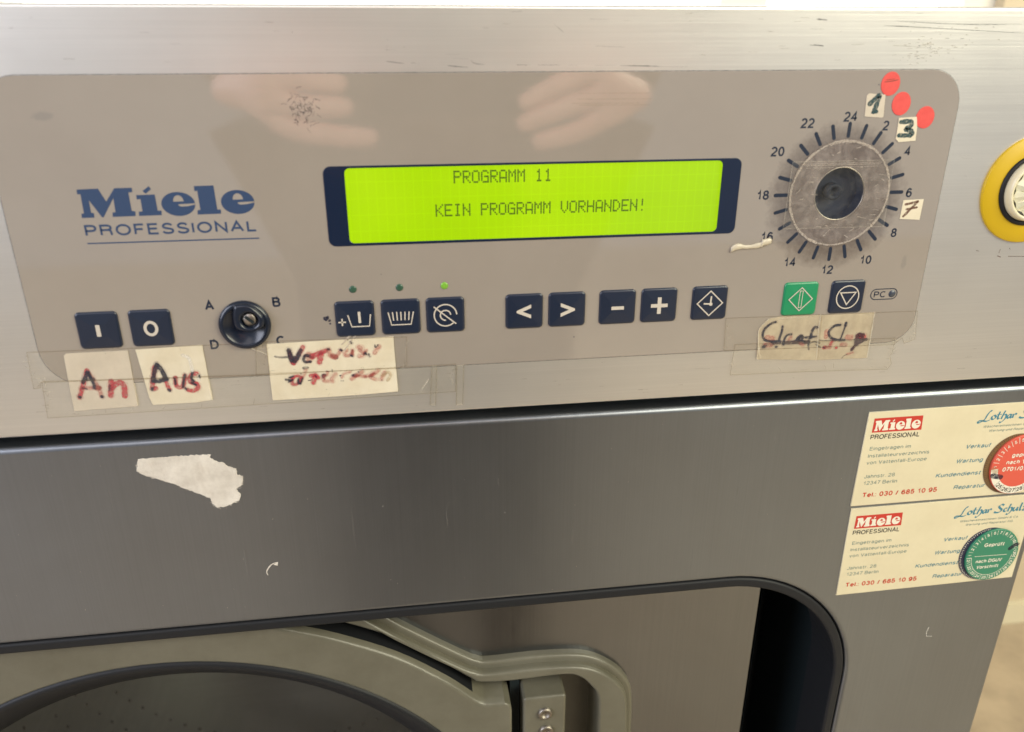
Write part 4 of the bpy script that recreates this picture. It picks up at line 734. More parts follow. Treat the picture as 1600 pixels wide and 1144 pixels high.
# ---------------------------------------------------------------- lock selector knob
KC = (-99.8, 38.8); kn = empty('selector_knob', (KC[0]/1000, 0, BASE + KC[1]/1000), wm)
g = G(); lathe(g, KC[0], KC[1], [(11.5, HP), (11.5, 1.4), (11.0, 2.2), (9.6, 2.7), (9.2, 2.5), (8.8, 1.9), (0.01, 1.9)], M['knob'], 56)
build(g, 'knob_base', kn)
g = G(); tab = [(-102.8, 49.2), (-104.0, 43.5), (-103.6, 38.8), (-101.0, 36.9), (-97.5, 36.4), (-94.0, 37.0), (-91.0, 38.8), (-90.6, 42.5), (-92.4, 45.6), (-95.6, 48.6), (-99.3, 49.6)]
tab = smoothline(tab + [tab[0]], 3)[:-1]
slab(g, tab, M['knob'], 1.8, 4.6, 1.3, holes=[circle(-97.0, 41.9, 3.7, 24)], steps=3); build(g, 'knob_housing', kn)
g = G(); lathe(g, -97.0, 41.9, [(2.9, 1.9), (2.9, 3.0), (2.6, 3.3), (0.01, 3.3)], M['screw'], 24); ks = build(g, 'knob_screw', kn)
g = G(); ribbon(g, [(-98.9, 43.6), (-95.3, 40.4)], 1.5, M['dark'], 3.36, caps=False, smooth=False); ribbon(g, [(-107.5, 33.0), (-104, 30.2), (-100.5, 29.2)], 0.8, M['screw'], 2.25, taper=0.9); build(g, 'knob_marks', kn)
for ch, x, y in (('A', -114.2, 48.6), ('B', -84.8, 48.9), ('C', -84.9, 30.2), ('D', -114.6, 29.8)):
    g = G(); text(g, ch, x, y, M['print'], HI, cap=4.6, centre=True, bold=0.022); build(g, 'position_letter', plate, at=(x, y, 0))

# ---------------------------------------------------------------- yellow ringed push button at the right
YC = (281.9, 90.6); es = empty('emergency_button', (YC[0]/1000, 0, BASE + YC[1]/1000), wm)
g = G(); lathe(g, *YC, [(26.4, 0), (26.4, 0.9), (26.0, 1.25), (17.0, 1.25)], M['yellow'], 96); build(g, 'yellow_plate', es)
g = G(); lathe(g, *YC, [(17.7, 1.2), (17.6, 2.0), (16.8, 2.5), (15.8, 2.3), (15.3, 1.4)], M['rubber'], 72); build(g, 'rubber_ring', es)
g = G(); lathe(g, *YC, [(15.5, 1.3), (15.1, 4.3), (14.6, 5.3), (13.9, 5.7), (13.2, 5.5), (12.9, 4.2)], M['cream'], 72); build(g, 'button_cap', es)
g = G(); vs = []; n = 24
for i in range(n):
    a = 2*math.pi*i/n; r = 13.0 if i % 2 else 11.6; vs.append((YC[0] + r*math.cos(a), YC[1] + r*math.sin(a), 4.6))
for i in range(n):
    a = 2*math.pi*i/n; r = 5.6 if i % 2 else 9.6; vs.append((YC[0] + r*math.cos(a), YC[1] + r*math.sin(a), 7.6 if i % 2 else 5.2))
vs.append((*YC, 4.0)); fs = [(i, (i+1) % n, n+(i+1) % n, n+i) for i in range(n)] + [(n+i, n+(i+1) % n, 2*n) for i in range(n)]
g.add(vs, fs, M['clear']); build(g, 'faceted_lens', es)

# ================================================================== stickers, papers and tape stuck on the machine
INK['seven'] = [('b', 0.8, [(216.2, 85.0), (219.5, 85.6), (222.3, 86.2)]), ('b', 0.85, [(222.3, 86.2), (219.6, 83.0), (216.2, 79.2)]), ('b', 0.7, [(217.2, 82.6), (222.4, 83.4)])]
def inkstrokes(g, key, h, f=1.0):
    for i, (c, wd, pts) in enumerate(INK[key]):
        if c in 'rpkd' and wd > 0.6: ribbon(g, pts, wd*f + 1.1, INKM['h' if c in 'rp' else 'i'], h - 0.02 + i*0.0003, jitter=0.2)
    for i, (c, wd, pts) in enumerate(INK[key]): ribbon(g, pts, wd*f, INKM[c], h + i*0.006, jitter=0.15)
def rough_edge(pts, step=1.2, amp=0.12):
    out = []
    for p, q in zip(pts, pts[1:] + pts[:1]):
        L_ = math.hypot(q[0]-p[0], q[1]-p[1]); n = max(1, int(L_/step))
        for i in range(n):
            t = i/n; out.append((p[0]+(q[0]-p[0])*t + (random.uniform(-amp, amp) if i else 0), p[1]+(q[1]-p[1])*t + (random.uniform(-amp, amp) if i else 0)))
    return out
def note(name, key, m, h, label, cat='paper label', group=None, edge=0.04, inkf=1.0, thick=0.15, ground=0.0, inks=True):
    g = G(); lp = rough_edge(nrm(PTS[key], True), 1.5, edge); slab(g, lp, m, ground, h, 0.0)
    o = build(g, name); tag(o, label, cat, group)
    if inks and key in INK:
        g = G(); inkstrokes(g, key, h + 0.03, {'one': 1.7, 'three': 1.5, 'seven': 1.5, 'start': 1.25, 'stop': 1.25}.get(key, 1.15)); build(g, 'handwriting', o)
    return o
note('paper_label', 'an', M['paper_an'], 0.62, 'small cream paper label handwritten An under the I button', 'label', 'handwritten notes taped to the control panel')
note('paper_label', 'aus', M['paper'], 0.66, 'small cream paper label handwritten Aus under the O button', 'label', 'handwritten notes taped to the control panel')
note('paper_label', 'vor', M['paper'], 0.64, 'wide cream paper label handwritten Vorwasch in faded red below the tub buttons', 'label', 'handwritten notes taped to the control panel')
note('paper_label', 'start', M['paper_clear'], 0.60, 'soaked paper label handwritten Start under the green button', 'label', 'handwritten notes taped to the control panel')
note('paper_label', 'stop', M['paper_clear'], 0.64, 'soaked paper label handwritten Stop under the triangle button', 'label', 'handwritten notes taped to the control panel')
note('number_sticker', 'one', M['paper_an'], 0.50, 'tiny paper sticker with handwritten 1 beside the 24 of the dial', 'sticker', 'handwritten number stickers round the dial', ground=HP)
note('number_sticker', 'three', M['paper'], 0.60, 'tiny paper sticker with handwritten 3 between 2 and 4 of the dial', 'sticker', 'handwritten number stickers round the dial', ground=HP)
note('number_sticker', 'seven', M['paper'], 0.55, 'tiny paper sticker with brown handwritten 7 under the 6 of the dial', 'sticker', 'handwritten number stickers round the dial', ground=HP)
# red dots
for (x, y, rx, ry, lab) in ((197.6, 140.3, 4.6, 5.2, 'topmost round red dot sticker, creased, touching the upper foil edge'), (204.6, 131.6, 4.6, 5.2, 'middle round red dot sticker of the three at the upper right'), (217.8, 125.4, 4.6, 5.0, 'rightmost round red dot sticker beside the number 3 sticker')):
    g = G(); slab(g, circle(x, y, rx, 36, ry), M['red'], HP, HP+0.22, 0.1, steps=2)
    o = tag(build(g, 'dot_sticker'), lab, 'sticker', 'round red dot stickers')
    if y > 138:
        g = G(); ribbon(g, [(x-3, y+0.8), (x, y+1.1), (x+3.2, y+1.7)], 0.35, INKM['b'], HP+0.25); ribbon(g, [(x-2.4, y+1.6), (x+1.5, y+2.1)], 0.25, INKM['b'], HP+0.256); build(g, 'crease', o)
# torn paper on the front panel
g = G(); lp = nrm(PTS['torn'], True); n = len(lp); slab(g, rough_edge(lp, 0.8, 0.28), M['torn'], 0, 0.25, 0.1, steps=2)
tp = tag(build(g, 'torn_paper'), 'torn remnant of a whitish paper sticker on the dark front panel', 'torn sticker')
g = G()
for _ in range(110):
    i = random.randrange(n); p, q = lp[i], lp[(i+1) % n]; t = random.random(); x = p[0]+(q[0]-p[0])*t; y = p[1]+(q[1]-p[1])*t
    if y > -28: continue
    a = random.uniform(0, 6.28); ribbon(g, [(x, y), (x + random.uniform(.3, 1.3)*math.cos(a), y + random.uniform(.3, 1.3)*math.sin(a))], random.uniform(.08, .25), M['torn'], 0.1 + random.uniform(0, .25), caps=False)
tag(build(g, 'paper_fibres', tp), kind='stuff')
g = G(); ribbon(g, PTS['lint'], 0.7, M['torn'], 0.3, taper=0.6, jitter=0.2); flatpoly(g, [PTS['lint'][0], (PTS['lint'][0][0]-0.3, PTS['lint'][0][1]-2.2), (PTS['lint'][0][0]-2.6, PTS['lint'][0][1]-1.5)], M['torn'], 0.33)
tag(build(g, 'lint_scrap'), 'tiny curled pale scrap stuck low on the dark front panel', 'lint')
# dried glue beside 16
g = G(); gp = smoothline([(129.2, 65.6), (133, 67.0), (138, 66.6), (143.5, 67.4), (146, 68.6), (149.4, 69.3)], 4); vs = []; K = 8
for i, (x, y) in enumerate(gp):
    r = 1.9*(0.72 + 0.22*math.sin(i*0.55 + 0.7*math.sin(i*1.3))) * (1.2 if i > len(gp)*0.65 else 0.95)
    for k in range(K):
        a = 2*math.pi*k/K; vs.append((x + 0.3*math.cos(i), y + r*math.cos(a), HP + max(0.02, 0.35 + r*0.45*math.sin(a))))
g.add(vs, [(i*K+k, i*K+(k+1) % K, (i+1)*K+(k+1) % K, (i+1)*K+k) for i in range(len(gp)-1) for k in range(K)] + [tuple(range(K))[::-1], tuple(range((len(gp)-1)*K, len(gp)*K))], M['glue'], True)
tag(build(g, 'glue_strand'), 'whitish twisted strand of dried glue beside the 16 of the dial', 'glue')

# clear tape strips
def tape(key, h, label, white=(), m='tape', w_=0.30, grp='clear tape strips on the control panel', extra=()):
    g = G(); pts = nrm(PTS[key] if isinstance(key, str) else key, True); flatpoly(g, rough_edge(pts, 2.0, 0.06), M[m], h)
    o = build(g, 'tape_strip'); tag(o, label, 'tape', grp)
    g = G(); n = len(pts); a = pts; b = inset(pts, w_)
    for i in range(n):
        j = (i+1) % n
        g.add([(a[i][0], a[i][1], h+.02), (a[j][0], a[j][1], h+.02), (b[j][0], b[j][1], h+.02), (b[i][0], b[i][1], h+.02)], [(0, 1, 2, 3)], M['tape_white'] if i in white else M['tape_edge'])
    for i, (P, wd, mm) in enumerate(extra): ribbon(g, P, wd, M[mm], h + .04 + i*.01, jitter=0.3)
    cx_ = sum(p[0] for p in pts)/n; cy_ = sum(p[1] for p in pts)/n; rx_ = (max(p[0] for p in pts)-min(p[0] for p in pts))/2
    if rx_ > 20 and m == 'tape' and not white:
        for i in range(int(rx_*0.5)):
            j = random.randrange(n); q = random.random(); x = pts[j][0] + (pts[(j+1) % n][0]-pts[j][0])*q; y = pts[j][1] + (pts[(j+1) % n][1]-pts[j][1])*q; x += (cx_-x)*0.02; y += (cy_-y)*random.uniform(0.03, 0.25); L_ = random.uniform(0.6, 3.5); a_ = random.uniform(0, 3.1)
            ribbon(g, [(x, y), (x+L_*0.5*math.cos(a_)+.1, y+L_*.5*math.sin(a_)), (x+L_*math.cos(a_), y+L_*math.sin(a_))], random.uniform(.12, .3), M['tape_white'] if random.random() < .6 else M['tape_edge'], h+.05+i*.003, jitter=.4, taper=.8)
    build(g, 'tape_edges', o); return o
tape('tapeA', 0.80, 'long upper clear tape strip across the An and Aus labels')
tape('tapeB', 0.90, 'long lower clear tape strip under the An, Aus and Vorwasch labels')
tape('tapeC', 1.00, 'clear tape strip across the upper half of the Vorwasch label')
tape('tapeD', 0.78, 'upper clear tape strip over the Start and Stop labels')
tape('tapeE', 0.86, 'lower clear tape strip below the Start and Stop labels')
tape('tapeF', 0.60, 'short upright clear tape remnant nearest the Vorwasch label', white=(0, 2), w_=0.4)
tape('tapeG', 0.60, 'short upright clear tape remnant farther right on the bare steel', white=(0, 2), w_=0.4)
tape([(155, 106.5), (206, 106.5), (206.5, 74.5), (154.5, 75)], 1.05, 'square clear tape piece stuck over the dial hole', w_=0.15, white=(0, 1, 2, 3))
S_ = PTS['start']; T_ = PTS['stop']
def wrinkle(strokes, label, m='tape_white'):
    g = G()
    for i, (P, wd) in enumerate(strokes): ribbon(g, P, wd, M[m], 0.95 + i*0.01, jitter=0.35)
    o = tag(build(g, 'tape_wrinkle'), label, 'tape'); o['kind'] = 'stuff'; return o
wrinkle([([S_[2], (S_[2][0]+0.1, S_[2][1]-8), S_[3]], 0.6)] + [([(159 + i*1.9, 29.0 + 0.05*i), (160 + i*1.9, 29.5 + 0.05*i)], 0.5) for i in range(11)] + [([S_[0], S_[-1], (149.8, 15), S_[4]], 0.55), ([T_[1], T_[2], T_[3]], 0.5), ([(150.2, 14.6), (150.4, 11.5), (151.5, 9.4)], 0.9)], 'whitish wrinkled tape edges round the Start and Stop labels')
wrinkle([([(S_[2][0]+0.7, S_[2][1]-.5), (S_[3][0]+0.6, S_[3][1])], 0.25), ([(148.6, 15.8), (165, 15.2), (185, 15.5), (213, 14.8)], 0.18)], 'thin dark seam between the Start and Stop labels', 'tape_edge')
wrinkle([([(-55.6, 29.4), (-50.2, 33.2)], 0.7), ([(-57.2, 27.0), (-52.0, 32.2)], 0.9), ([(-56.2, 24.0), (-50.8, 31.0)], 0.7)], 'fibrous tape pucker under the plus tub button', 'scuff')
wrinkle([(PTS['curve'], 0.4)], 'short bright curved tape hair below the Vorwasch label')
wrinkle([([(-98, 27.0), (-94.5, 25.4), (-92, 24.0)], 0.7)], 'small torn tape corner just under the selector knob')
# scuffed clear disc round the dial hole
g = G(); n = 72; o1 = circle(*DC, 25.2, n); i1 = circle(*DC, 12.6, n)
rings = [o1] + [circle(*DC, 25.2 - 12.6*k/6, n) for k in range(1, 6)] + [i1]; vs = []
for k, rg in enumerate(rings): vs += [(x, y, HP + 0.45) for x, y in rg]
g.add(vs, [(k*n+i, k*n+(i+1) % n, (k+1)*n+(i+1) % n, (k+1)*n+i) for k in range(6) for i in range(n)], M['disc'])
dsc = tag(build(g, 'clear_disc'), 'scuffed grimy clear plastic disc round the dark dial hole', 'plastic disc')
g = G()
def arcl(r, a0, a1, n_=30, jit=0.15): return [(DC[0] + (r + random.uniform(-jit, jit))*math.cos(math.radians(a0 + (a1-a0)*k/n_)), DC[1] + (r + random.uniform(-jit, jit))*math.sin(math.radians(a0 + (a1-a0)*k/n_))) for k in range(n_+1)]
for i, (r, a0, a1, wd) in enumerate(((24.6, 20, 140, 0.9), (24.8, 130, 250, 1.0), (24.6, 240, 330, 0.8), (24.9, -40, 30, 0.9), (24.0, 60, 110, 0.5))): ribbon(g, arcl(r, a0, a1), wd, M['scuff'], HP + 0.5 + i*.01, jitter=0.35, smooth=False)
for i in range(46):
    a = random.uniform(0, 6.28); r = random.uniform(14, 23.5); x = DC[0] + r*math.cos(a); y = DC[1] + r*math.sin(a); b = random.uniform(-0.5, 0.9); L_ = random.uniform(0.8, 3.2)
    ribbon(g, [(x, y), (x + L_*math.cos(b)*0.6, y + L_*math.sin(b)*0.5), (x + L_*math.cos(b), y + L_*math.sin(b))], random.uniform(0.12, 0.4), M['scuff'], HP + 0.56 + i*.004, jitter=.3)
for i, y in enumerate((104.6, 103.9, 102.8)): ribbon(g, [(160 + i, y + .6), (200 - i, y + .9)], 0.22, M['scuff'], HP + .8 + i*.01, jitter=.4)
tag(build(g, 'scuff_marks', dsc), kind='stuff')

# ---------------------------------------------------------------- service cards with inspection badges
def script_name(g, dx, dy, h):
    """calligraphic signature-like lettering, broad nib"""
    nib = math.radians(35); m = M['ink_teal']; W_ = 1.25
    def S(P, w_=W_): ribbon(g, [(x+dx, y+dy) for x, y in P], w_, m, h + S.i*0.003, caps=False, nib=nib); S.i += 1
    S.i = 0
    S([(291.6, -31.2), (290.9, -31.0), (289.6, -33.0), (288.4, -36.0), (286.6, -37.6), (284.8, -38.0), (284.9, -36.9), (287.2, -36.9), (289.6, -37.3), (291.6, -36.6)])      # L
    S([(293.9, -33.7), (292.6, -34.6), (292.6, -36.0), (293.9, -36.3), (294.9, -35.0), (294.0, -33.8)])                                   # o
    S([(296.9, -31.8), (296.2, -34.6), (296.5, -36.3), (297.6, -35.9)]); S([(295.4, -33.6), (298.2, -33.5)], 0.7)                          # t
    S([(300.0, -31.4), (299.0, -34.4), (298.5, -36.6)]); S([(299.0, -34.6), (300.5, -33.8), (301.2, -34.8), (300.6, -36.8), (298.8, -38.6), (297.8, -38.3)])   # h
    S([(304.0, -34.0), (302.7, -34.2), (302.0, -35.6), (302.9, -36.3), (304.0, -34.6)]); S([(304.3, -33.8), (304.0, -35.6), (304.6, -36.2)])     # a
    S([(305.6, -33.8), (305.3, -36.3)]); S([(305.5, -34.6), (306.6, -33.7), (307.4, -34.3)])                                             # r
    S([(314.8, -31.9), (313.6, -31.2), (311.9, -32.2), (312.6, -33.6), (314.0, -34.8), (313.0, -36.4), (310.8, -36.6), (309.4, -36.0)], 1.4)   # S
    S([(317.4, -34.0), (316.0, -34.2), (315.5, -35.6), (316.4, -36.3), (317.4, -35.8)])                                                  # c
    S([(319.4, -31.2), (318.6, -34.2), (318.3, -36.5)]); S([(318.6, -34.6), (320.0, -33.8), (320.7, -34.8), (320.1, -36.8), (318.6, -38.4), (317.6, -38.0)])   # h
    S([(322.0, -33.8), (321.7, -35.8), (322.6, -36.3), (323.9, -34.8)]); S([(324.3, -33.8), (324.1, -35.7), (324.8, -36.2)])                   # u
    S([(326.6, -31.0), (326.0, -34.4), (326.1, -36.2), (326.9, -36.0)])                                                                  # l
    S([(327.7, -34.0), (330.0, -33.9), (327.8, -36.2), (330.4, -36.1)])                                                                  # z
def card(dx, dy, label, corners):
    g = G(); slab(g, [(x, y) for x, y in corners], M['card'], 0, 0.7, 0.2, steps=2); o = build(g, 'service_card'); tag(o, label, 'business card', 'cream service cards on the front panel')
    H_ = 0.76
    def tx(name, m, items):
        g = G()
        for it in items:
            s, x, y, wd, cap = it[:5]; kw = it[5] if len(it) > 5 else {}
            if kw.get('right'): text(g, s, 0, y+dy, M[m], H_, width=wd, cap=cap, x1=x+dx, **{k: v for k, v in kw.items() if k != 'right'})
            else: text(g, s, x+dx, y+dy, M[m], H_, width=wd, cap=cap, **kw)
        return build(g, name, o)
    g = G(); flatpoly(g, [(221.8+dx, -39.6+dy), (251.1+dx, -39.8+dy), (250.5+dx, -31.0+dy), (221.9+dx, -31.0+dy)], M['logo_red'], H_); build(g, 'logo_panel', o)
    g = G(); wordmark(g, M['white'], H_ + 0.05, lambda x, y: (222.9+dx + (x+160.2)*0.378, -38.7+dy + (y-89.5)*0.52)); build(g, 'logo_lettering', o)
    tx('subline', 'ink_black', [('PROFESSIONAL', 221.6, -43.9, 29.2, 3.0, dict(bold=0.006))])
    tx('address_text', 'ink_grey', [('Eingetragen im', 222.5, -50.8, 24.6, 2.3), ('Installateurverzeichnis', 222.3, -55.3, 36.8, 2.3), ('von Vattenfall-Europe', 222.3, -59.6, 36.2, 2.3), ('Jahnstr. 28', 222.4, -68.5, 18.6, 2.4), ('12347 Berlin', 222.8, -72.8, 20.4, 2.4)])
    tx('telephone_text', 'ink_red', [('Tel.: 030 / 685 10 95', 223.4, -81.0, 46.0, 3.1, dict(bold=0.02))])
    tx('service_text', 'ink_teal2', [('Verkauf', 296.2, -54.0, 15.4, 2.7, dict(right=1, shear=0.22, bold=0.008)), ('Wartung', 293.6, -63.1, 16.6, 2.7, dict(right=1, shear=0.22, bold=0.008)), ('Kundendienst', 294.4, -71.6, 28.0, 2.7, dict(right=1, shear=0.22, bold=0.008)), ('Reparatur', 299.1, -80.4, 19.6, 2.7, dict(right=1, shear=0.22, bold=0.008))])
    tx('company_text', 'ink_grey', [('Wäschereimaschinen GmbH & Co.', 288.6, -41.4, 38.0, 1.5, dict(shear=0.2)), ('Wartung und Reparatur KG', 292.8, -44.2, 30.6, 1.5, dict(shear=0.2))])
    g = G(); script_name(g, dx, dy, H_); build(g, 'name_lettering', o)
    return o
card(0, 0, 'upper cream service card on the front panel, with the red badge', [(217.7, -86.4), (334.8, -86.4), (334.8, -27.0), (218.3, -27.2)])
card(0.6, -62.3, 'lower cream service card on the front panel, with the green badge', [(219.4, -148.9), (334.8, -147.7), (334.8, -88.2), (218.6, -88.2)])
def badge(cx, cy, rx, ry, m, label, under, ulabel, kind):
    # an older badge shows as a crescent behind the newer one
    g = G(); slab(g, circle(cx-3.2, cy+0.4, rx+0.3, 64, ry+0.2), M[under], 0.7, 1.1, 0.15, steps=2); u = tag(build(g, 'inspection_badge'), ulabel, 'badge')
    g = G()
    for i in range(40):
        a = math.radians(95 + i*4.2); r0, r1 = (0.93, 1.0) if i % 2 else (0.955, 1.0)
        p = [(cx-3.2 + rx*q*math.cos(a), cy+0.4 + ry*q*math.sin(a)) for q in (r0, r1)]; ribbon(g, p, 0.3, M['white' if kind == 'green' else 'ink_black'], 1.14, caps=False, smooth=False)
    build(g, 'month_ticks', u)
    g = G(); slab(g, circle(cx, cy, rx, 72, ry), M[m], 1.1, 2.2, 0.4, steps=3); b = tag(build(g, 'inspection_badge'), label, 'badge')
    H_ = 2.26; g = G(); W_ = M['white']
    def pol(a, q): return (cx + rx*q*math.cos(math.radians(a)), cy + ry*q*math.sin(math.radians(a)))
    if kind == 'green':
        for i in range(12):      # months over the top, 1 at the left
            a = 180 - i*15.6; x, y = pol(a - 4, 0.875); text(g, str(i+1), x, y, W_, H_, cap=2.1, centre=True, rot=math.radians(a - 94), bold=0.02)
            ribbon(g, [pol(a + 4, 0.78), pol(a + 4, 0.97)], 0.22, W_, H_, caps=False, smooth=False)
        for i in range(10):
            a = 187 + i*18.0; x, y = pol(a + 5, 0.885); text(g, str(21+i), x, y, W_, H_, cap=2.0, centre=True, rot=math.radians(a + 95), bold=0.02)
            ribbon(g, [pol(a - 4, 0.79), pol(a - 4, 0.98)], 0.25, W_, H_, caps=False, smooth=False)
        ribbon(g, [pol(a, 0.78) for a in range(183, 361, 6)], 0.3, W_, H_ + .01, caps=False, smooth=False)
        ribbon(g, [(303.8, -128.3), (325.0, -128.7)], 0.32, W_, H_ + .02, caps=False, smooth=False)
        text(g, 'Geprüft', 308.2, -121.9, W_, H_, cap=2.7, width=13.2, bold=0.02, shear=.1); text(g, 'nach DGUV', 305.4, -133.4, W_, H_, cap=2.5, width=17.2, bold=0.02, shear=.1); text(g, 'Vorschrift', 306.8, -137.7, W_, H_, cap=2.5, width=14.6, bold=0.02, shear=.1)
        build(g, 'badge_lettering', b)
        g = G(); ribbon(g, [(326.0, -124.6), (328.4, -122.4), (330.4, -121.9)], 2.6, INKM['k'], H_ + .05); build(g, 'pen_mark', b)
    else:
        # white year band along the lower rim
        n = 30; A = [186 + 168*k/n for k in range(n+1)]; vs = [(*pol(a, 0.98), H_-.03) for a in A] + [(*pol(a, 0.74), H_-.03) for a in A]
        gb = G(); gb.add(vs, [(i, i+1, n+2+i, n+1+i) for i in range(n)], W_); build(gb, 'year_band', b)
        for i in range(11):
            a = 196 - i*16.5 - 16; x, y = pol(a, 0.86); text(g, str(i+1), x, y, W_, H_, cap=2.2, centre=True, rot=math.radians(a - 90), bold=0.01)
            ribbon(g, [pol(a + 8, 0.76), pol(a + 8, 0.97)], 0.3, W_, H_, caps=False, smooth=False)
        for i in range(6):
            a = 232 + i*18; x, y = pol(a, 0.865); text(g, str(25+i), x, y, M['ink_black'], H_ + .03, cap=2.6, centre=True, rot=math.radians(a + 90), bold=0.01)
            ribbon(g, [pol(a - 9, 0.75), pol(a - 9, 0.97)], 0.18, M['ink_black'], H_ + .03, caps=False, smooth=False)
        text(g, 'geprüft', 310.2, -60.9, W_, H_, cap=2.7, width=13.4, bold=0.02, shear=.1); text(g, 'nach VDE', 307.8, -65.4, W_, H_, cap=2.7, width=17.4, bold=0.02, shear=.1); text(g, '0701/0702', 306.4, -70.0, W_, H_, cap=2.8, width=20.0, bold=0.02, shear=.1)
        build(g, 'badge_lettering', b)
        g = G(); ribbon(g, [pol(199, .93), pol(205, .8), pol(213, .68)], 3.2, INKM['k'], H_ + .07); ribbon(g, [pol(186, .9), pol(192, .8)], 3.4, INKM['q'], H_ + .06); build(g, 'pen_mark', b)
badge(316.6, -66.4, 17.6, 19.2, 'orange', 'round red inspection badge on the upper service card', 'brown_edge', 'older brown badge showing as a crescent behind the red one', 'red')
badge(315.2, -128.3, 17.0, 18.3, 'badge_green', 'round green inspection badge on the lower service card', 'violet_edge', 'older dark violet badge showing as a crescent behind the green one', 'green')

# ================================================================== room behind
WY = 0.80
def wbox(g, lo, hi, m): return box(g, lo, hi, m)
g = G(); X0, X1 = -1.5, 0.86; Z0, Z1 = 0.93, 2.15
wbox(g, (-4, WY, 0), (4, WY+0.15, Z0), M['wall']); wbox(g, (-4, WY, Z1), (4, WY+0.15, 2.6), M['wall']); wbox(g, (-4, WY, Z0), (X0, WY+0.15, Z1), M['wall']); wbox(g, (X1, WY, Z0), (4, WY+0.15, Z1), M['wall'])
tag(build(g, 'wall', world=True), kind='structure')
g = G(); wbox(g, (-6, -4, -0.1), (6, WY, 0), M['floor']); tag(build(g, 'floor', world=True), kind='structure')
g = G(); wbox(g, (-4, WY-0.015, 0.0), (4, WY, 0.045), M['skirt']); tag(build(g, 'skirting_board', world=True), 'cream skirting board along the wall behind the machine', 'skirting board')
win = empty('window', ((X0+X1)/2, WY, Z0)); tag(win, 'wide white framed window behind the machine with glaring daylight', 'window')
g = G(); F = 0.05
wbox(g, (X0, WY+.02, Z0), (X1, WY+.08, Z0+F), M['winframe']); wbox(g, (X0, WY+.02, Z1-F), (X1, WY+.08, Z1), M['winframe']); wbox(g, (X0, WY+.02, Z0+F), (X0+F, WY+.08, Z1-F), M['winframe']); wbox(g, (X1-F, WY+.02, Z0+F), (X1, WY+.08, Z1-F), M['winframe'])
build(g, 'window_frame', win, world=True)
for x in (0.47, -0.55):
    g = G(); wbox(g, (x-0.035, WY+.021, Z0+F), (x+0.035, WY+.079, Z1-F), M['winframe']); build(g, 'mullion', win, world=True)
for a, b_ in ((X0+F, -0.585), (-0.515, 0.435), (0.505, X1-F)):
    g = G(); wbox(g, (a, WY+.045, Z0+F), (b_, WY+.050, Z1-F), M['pane']); build(g, 'pane', win, world=True)
g = G(); g.add([(-9, 5, -3), (9, 5, -3), (9, 5, 6), (-9, 5, 6)], [(0, 1, 2, 3)], M['sky']); tag(build(g, 'sky', world=True), kind='structure')
# a leafy shrub outside the window
g = G()
for _ in range(700):
    x = random.gauss(-1.75, 0.45); y = random.gauss(3.6, 0.2); z = random.uniform(0.2, 1.17 + 0.10*math.sin(x*9)); a, b_ = random.uniform(0, 6.28), random.uniform(-1, 1); s = 0.07
    d = Vector((math.cos(a)*math.cos(b_), math.sin(a)*math.cos(b_), math.sin(b_)))*s; e = Vector((-math.sin(a), math.cos(a), 0.3))*s*0.45; c = Vector((x, y, z))
    g.add([c-d, c+e, c+d, c-e], [(0, 1, 2, 3)], M['leaf'])
sh = empty('shrub', (-1.75, 3.6, 0)); tag(sh, 'blurred leafy green shrub outside the window', 'shrub')
tag(build(g, 'foliage', sh, world=True), kind='stuff')
g = G(); wbox(g, (-1.77, 3.58, 0), (-1.73, 3.62, 0.6), M['jumper']); build(g, 'stem', sh, world=True)

# ================================================================== the photographer (seen only mirrored in the glossy foil)
def skin(name, V, E, R, m, parent, sub=2):
    me = bpy.data.meshes.new(name); org = Vector(parent['_o']); me.from_pydata([tuple(Vector(v) - org) for v in V], E, []); me.update()
    o = bpy.data.objects.new(name, me); COL.objects.link(o); o.parent = parent; me.materials.append(m)
    md = o.modifiers.new('Skin', 'SKIN'); md.use_smooth_shade = True
    for i, r in enumerate(R):
        rr = r if isinstance(r, tuple) else (r, r); me.skin_vertices[0].data[i].radius = rr
    me.skin_vertices[0].data[0].use_root = True
    s = o.modifiers.new('Sub', 'SUBSURF'); s.levels = s.render_levels = sub
    return o
person = empty('person', (0.02, -0.80, 0)); tag(person, 'person in a dark brown jumper photographing the machine, mirrored faintly in the panel', 'person')
px, py = 0.02, -0.76
V = [(px, py, 0.98), (px, py, 1.15), (px, py+.01, 1.35), (px, py, 1.48), (px-.17, py, 1.43), (px+.17, py, 1.43), (px-.27, py+.08, 1.18), (px+.29, py+.08, 1.18), (-0.17, -0.47, 1.075), (0.20, -0.47, 1.065), (px-.09, py, 0.90), (px+.09, py, 0.90)]
E = [(0, 1), (1, 2), (2, 3), (3, 4), (3, 5), (4, 6), (5, 7), (6, 8), (7, 9), (0, 10), (0, 11)]
R = [(.21, .12), (.19, .11), (.19, .12), (.10, .08), .065, .065, .048, .048, .034, .034, .09, .09]
skin('jumper', V, E, R, M['jumper'], person)
skin('trousers', [(px, py, 0.92), (px-.09, py, .88), (px+.09, py, .88), (px-.10, py+.02, .48), (px+.10, py+.02, .48), (px-.10, py, .09), (px+.10, py, .09), (px-.10, py+.13, .05), (px+.10, py+.13, .05)], [(0, 1), (0, 2), (1, 3), (2, 4), (3, 5), (4, 6), (5, 7), (6, 8)], [.19, .14, .14, .10, .10, .05, .05, .04, .04], M['trousers'], person)
skin('head', [(px, py+.0, 1.47), (px, py+.03, 1.56), (px, py+.06, 1.64), (px, py+.055, 1.72), (px, py+.155, 1.615), (px-.08, py+.05, 1.63), (px+.08, py+.05, 1.63)], [(0, 1), (1, 2), (2, 3), (2, 4), (2, 5), (2, 6)], [.055, .06, (.085, .10), (.075, .09), .014, .018, .018], M['skin'], person)
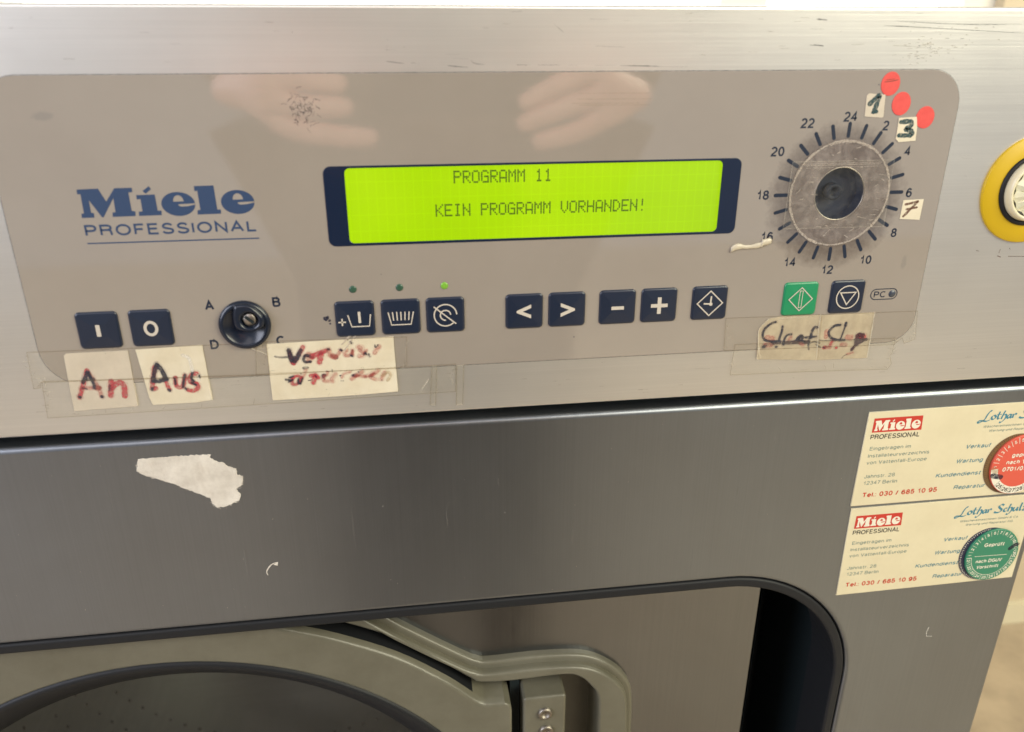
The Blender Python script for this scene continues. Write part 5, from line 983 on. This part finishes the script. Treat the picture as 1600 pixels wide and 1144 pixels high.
skin('hair', [(px, py+.0, 1.60), (px, py-.01, 1.68), (px, py+.03, 1.75), (px, py+.09, 1.745)], [(0, 1), (1, 2), (2, 3)], [.075, .092, .082, .05], M['hair'], person)
def hand(base, wrist, fingers, thumb, nm):
    """palm with five separate bent fingers: one skinned mesh for the palm and one chain per finger joined in the same object"""
    V = [wrist, base]; E = [(0, 1)]; R = [(.026, .020), (.036, .016)]
    for F_ in fingers + [thumb]:
        k = len(V); kn = F_[0]; V += F_; R += [.0118, .0104, .0096, .0086][:len(F_)] ; E.append((1, k)); E += [(k+i, k+i+1) for i in range(len(F_)-1)]
    return skin(nm, V, E, R, M['skin'], person)
H0 = BASE
def pt(u, v, d): return (u/1000, -d/1000, H0 + v/1000)
hand(pt(-140, 122, 372), pt(-175, 118, 440),
     [[pt(-118, 150, 352), pt(-95, 152, 346), pt(-75, 150, 345), pt(-60, 147, 346)], [pt(-118, 130, 350), pt(-98, 130, 342), pt(-80, 128, 340), pt(-64, 125, 341)],
      [pt(-118, 110, 352), pt(-98, 109, 343), pt(-78, 108, 340), pt(-60, 108, 341)], [pt(-120, 92, 356), pt(-95, 87, 346), pt(-70, 84, 343), pt(-42, 83, 344)]],
     [pt(-120, 145, 385), pt(-98, 155, 388), pt(-80, 160, 388)], 'left_hand')
hand(pt(158, 112, 372), pt(205, 110, 440),
     [[pt(140, 150, 352), pt(122, 152, 344), pt(105, 148, 342), pt(92, 142, 343)], [pt(140, 134, 350), pt(118, 128, 342), pt(96, 118, 339), pt(76, 107, 341)],
      [pt(142, 112, 352), pt(122, 108, 343), pt(98, 100, 340), pt(74, 90, 342)], [pt(146, 92, 356), pt(128, 84, 347), pt(108, 80, 345), pt(88, 76, 346)]],
     [pt(140, 140, 388), pt(118, 150, 390), pt(98, 155, 390)], 'right_hand')
g = G(); slab(g, rrect(-80, -38, 80, 38, 9, 6), M['phone'], 0, 8, 1.5, steps=3, back=True); slab(g, rrect(-74, 8, -48, 34, 5, 4), M['phone'], 8, 9.5, 0.5, steps=2)
ph = build(g, 'phone', at=(0, 0, 0)); ph.location = (0.036, -0.3665, BASE + 0.132); ph.rotation_euler = (-0.39, 0, 0)
tag(ph, 'black smartphone held sideways in both hands of the photographer', 'phone')
for o in list(bpy.data.objects):
    if '_o' in o: del o['_o']
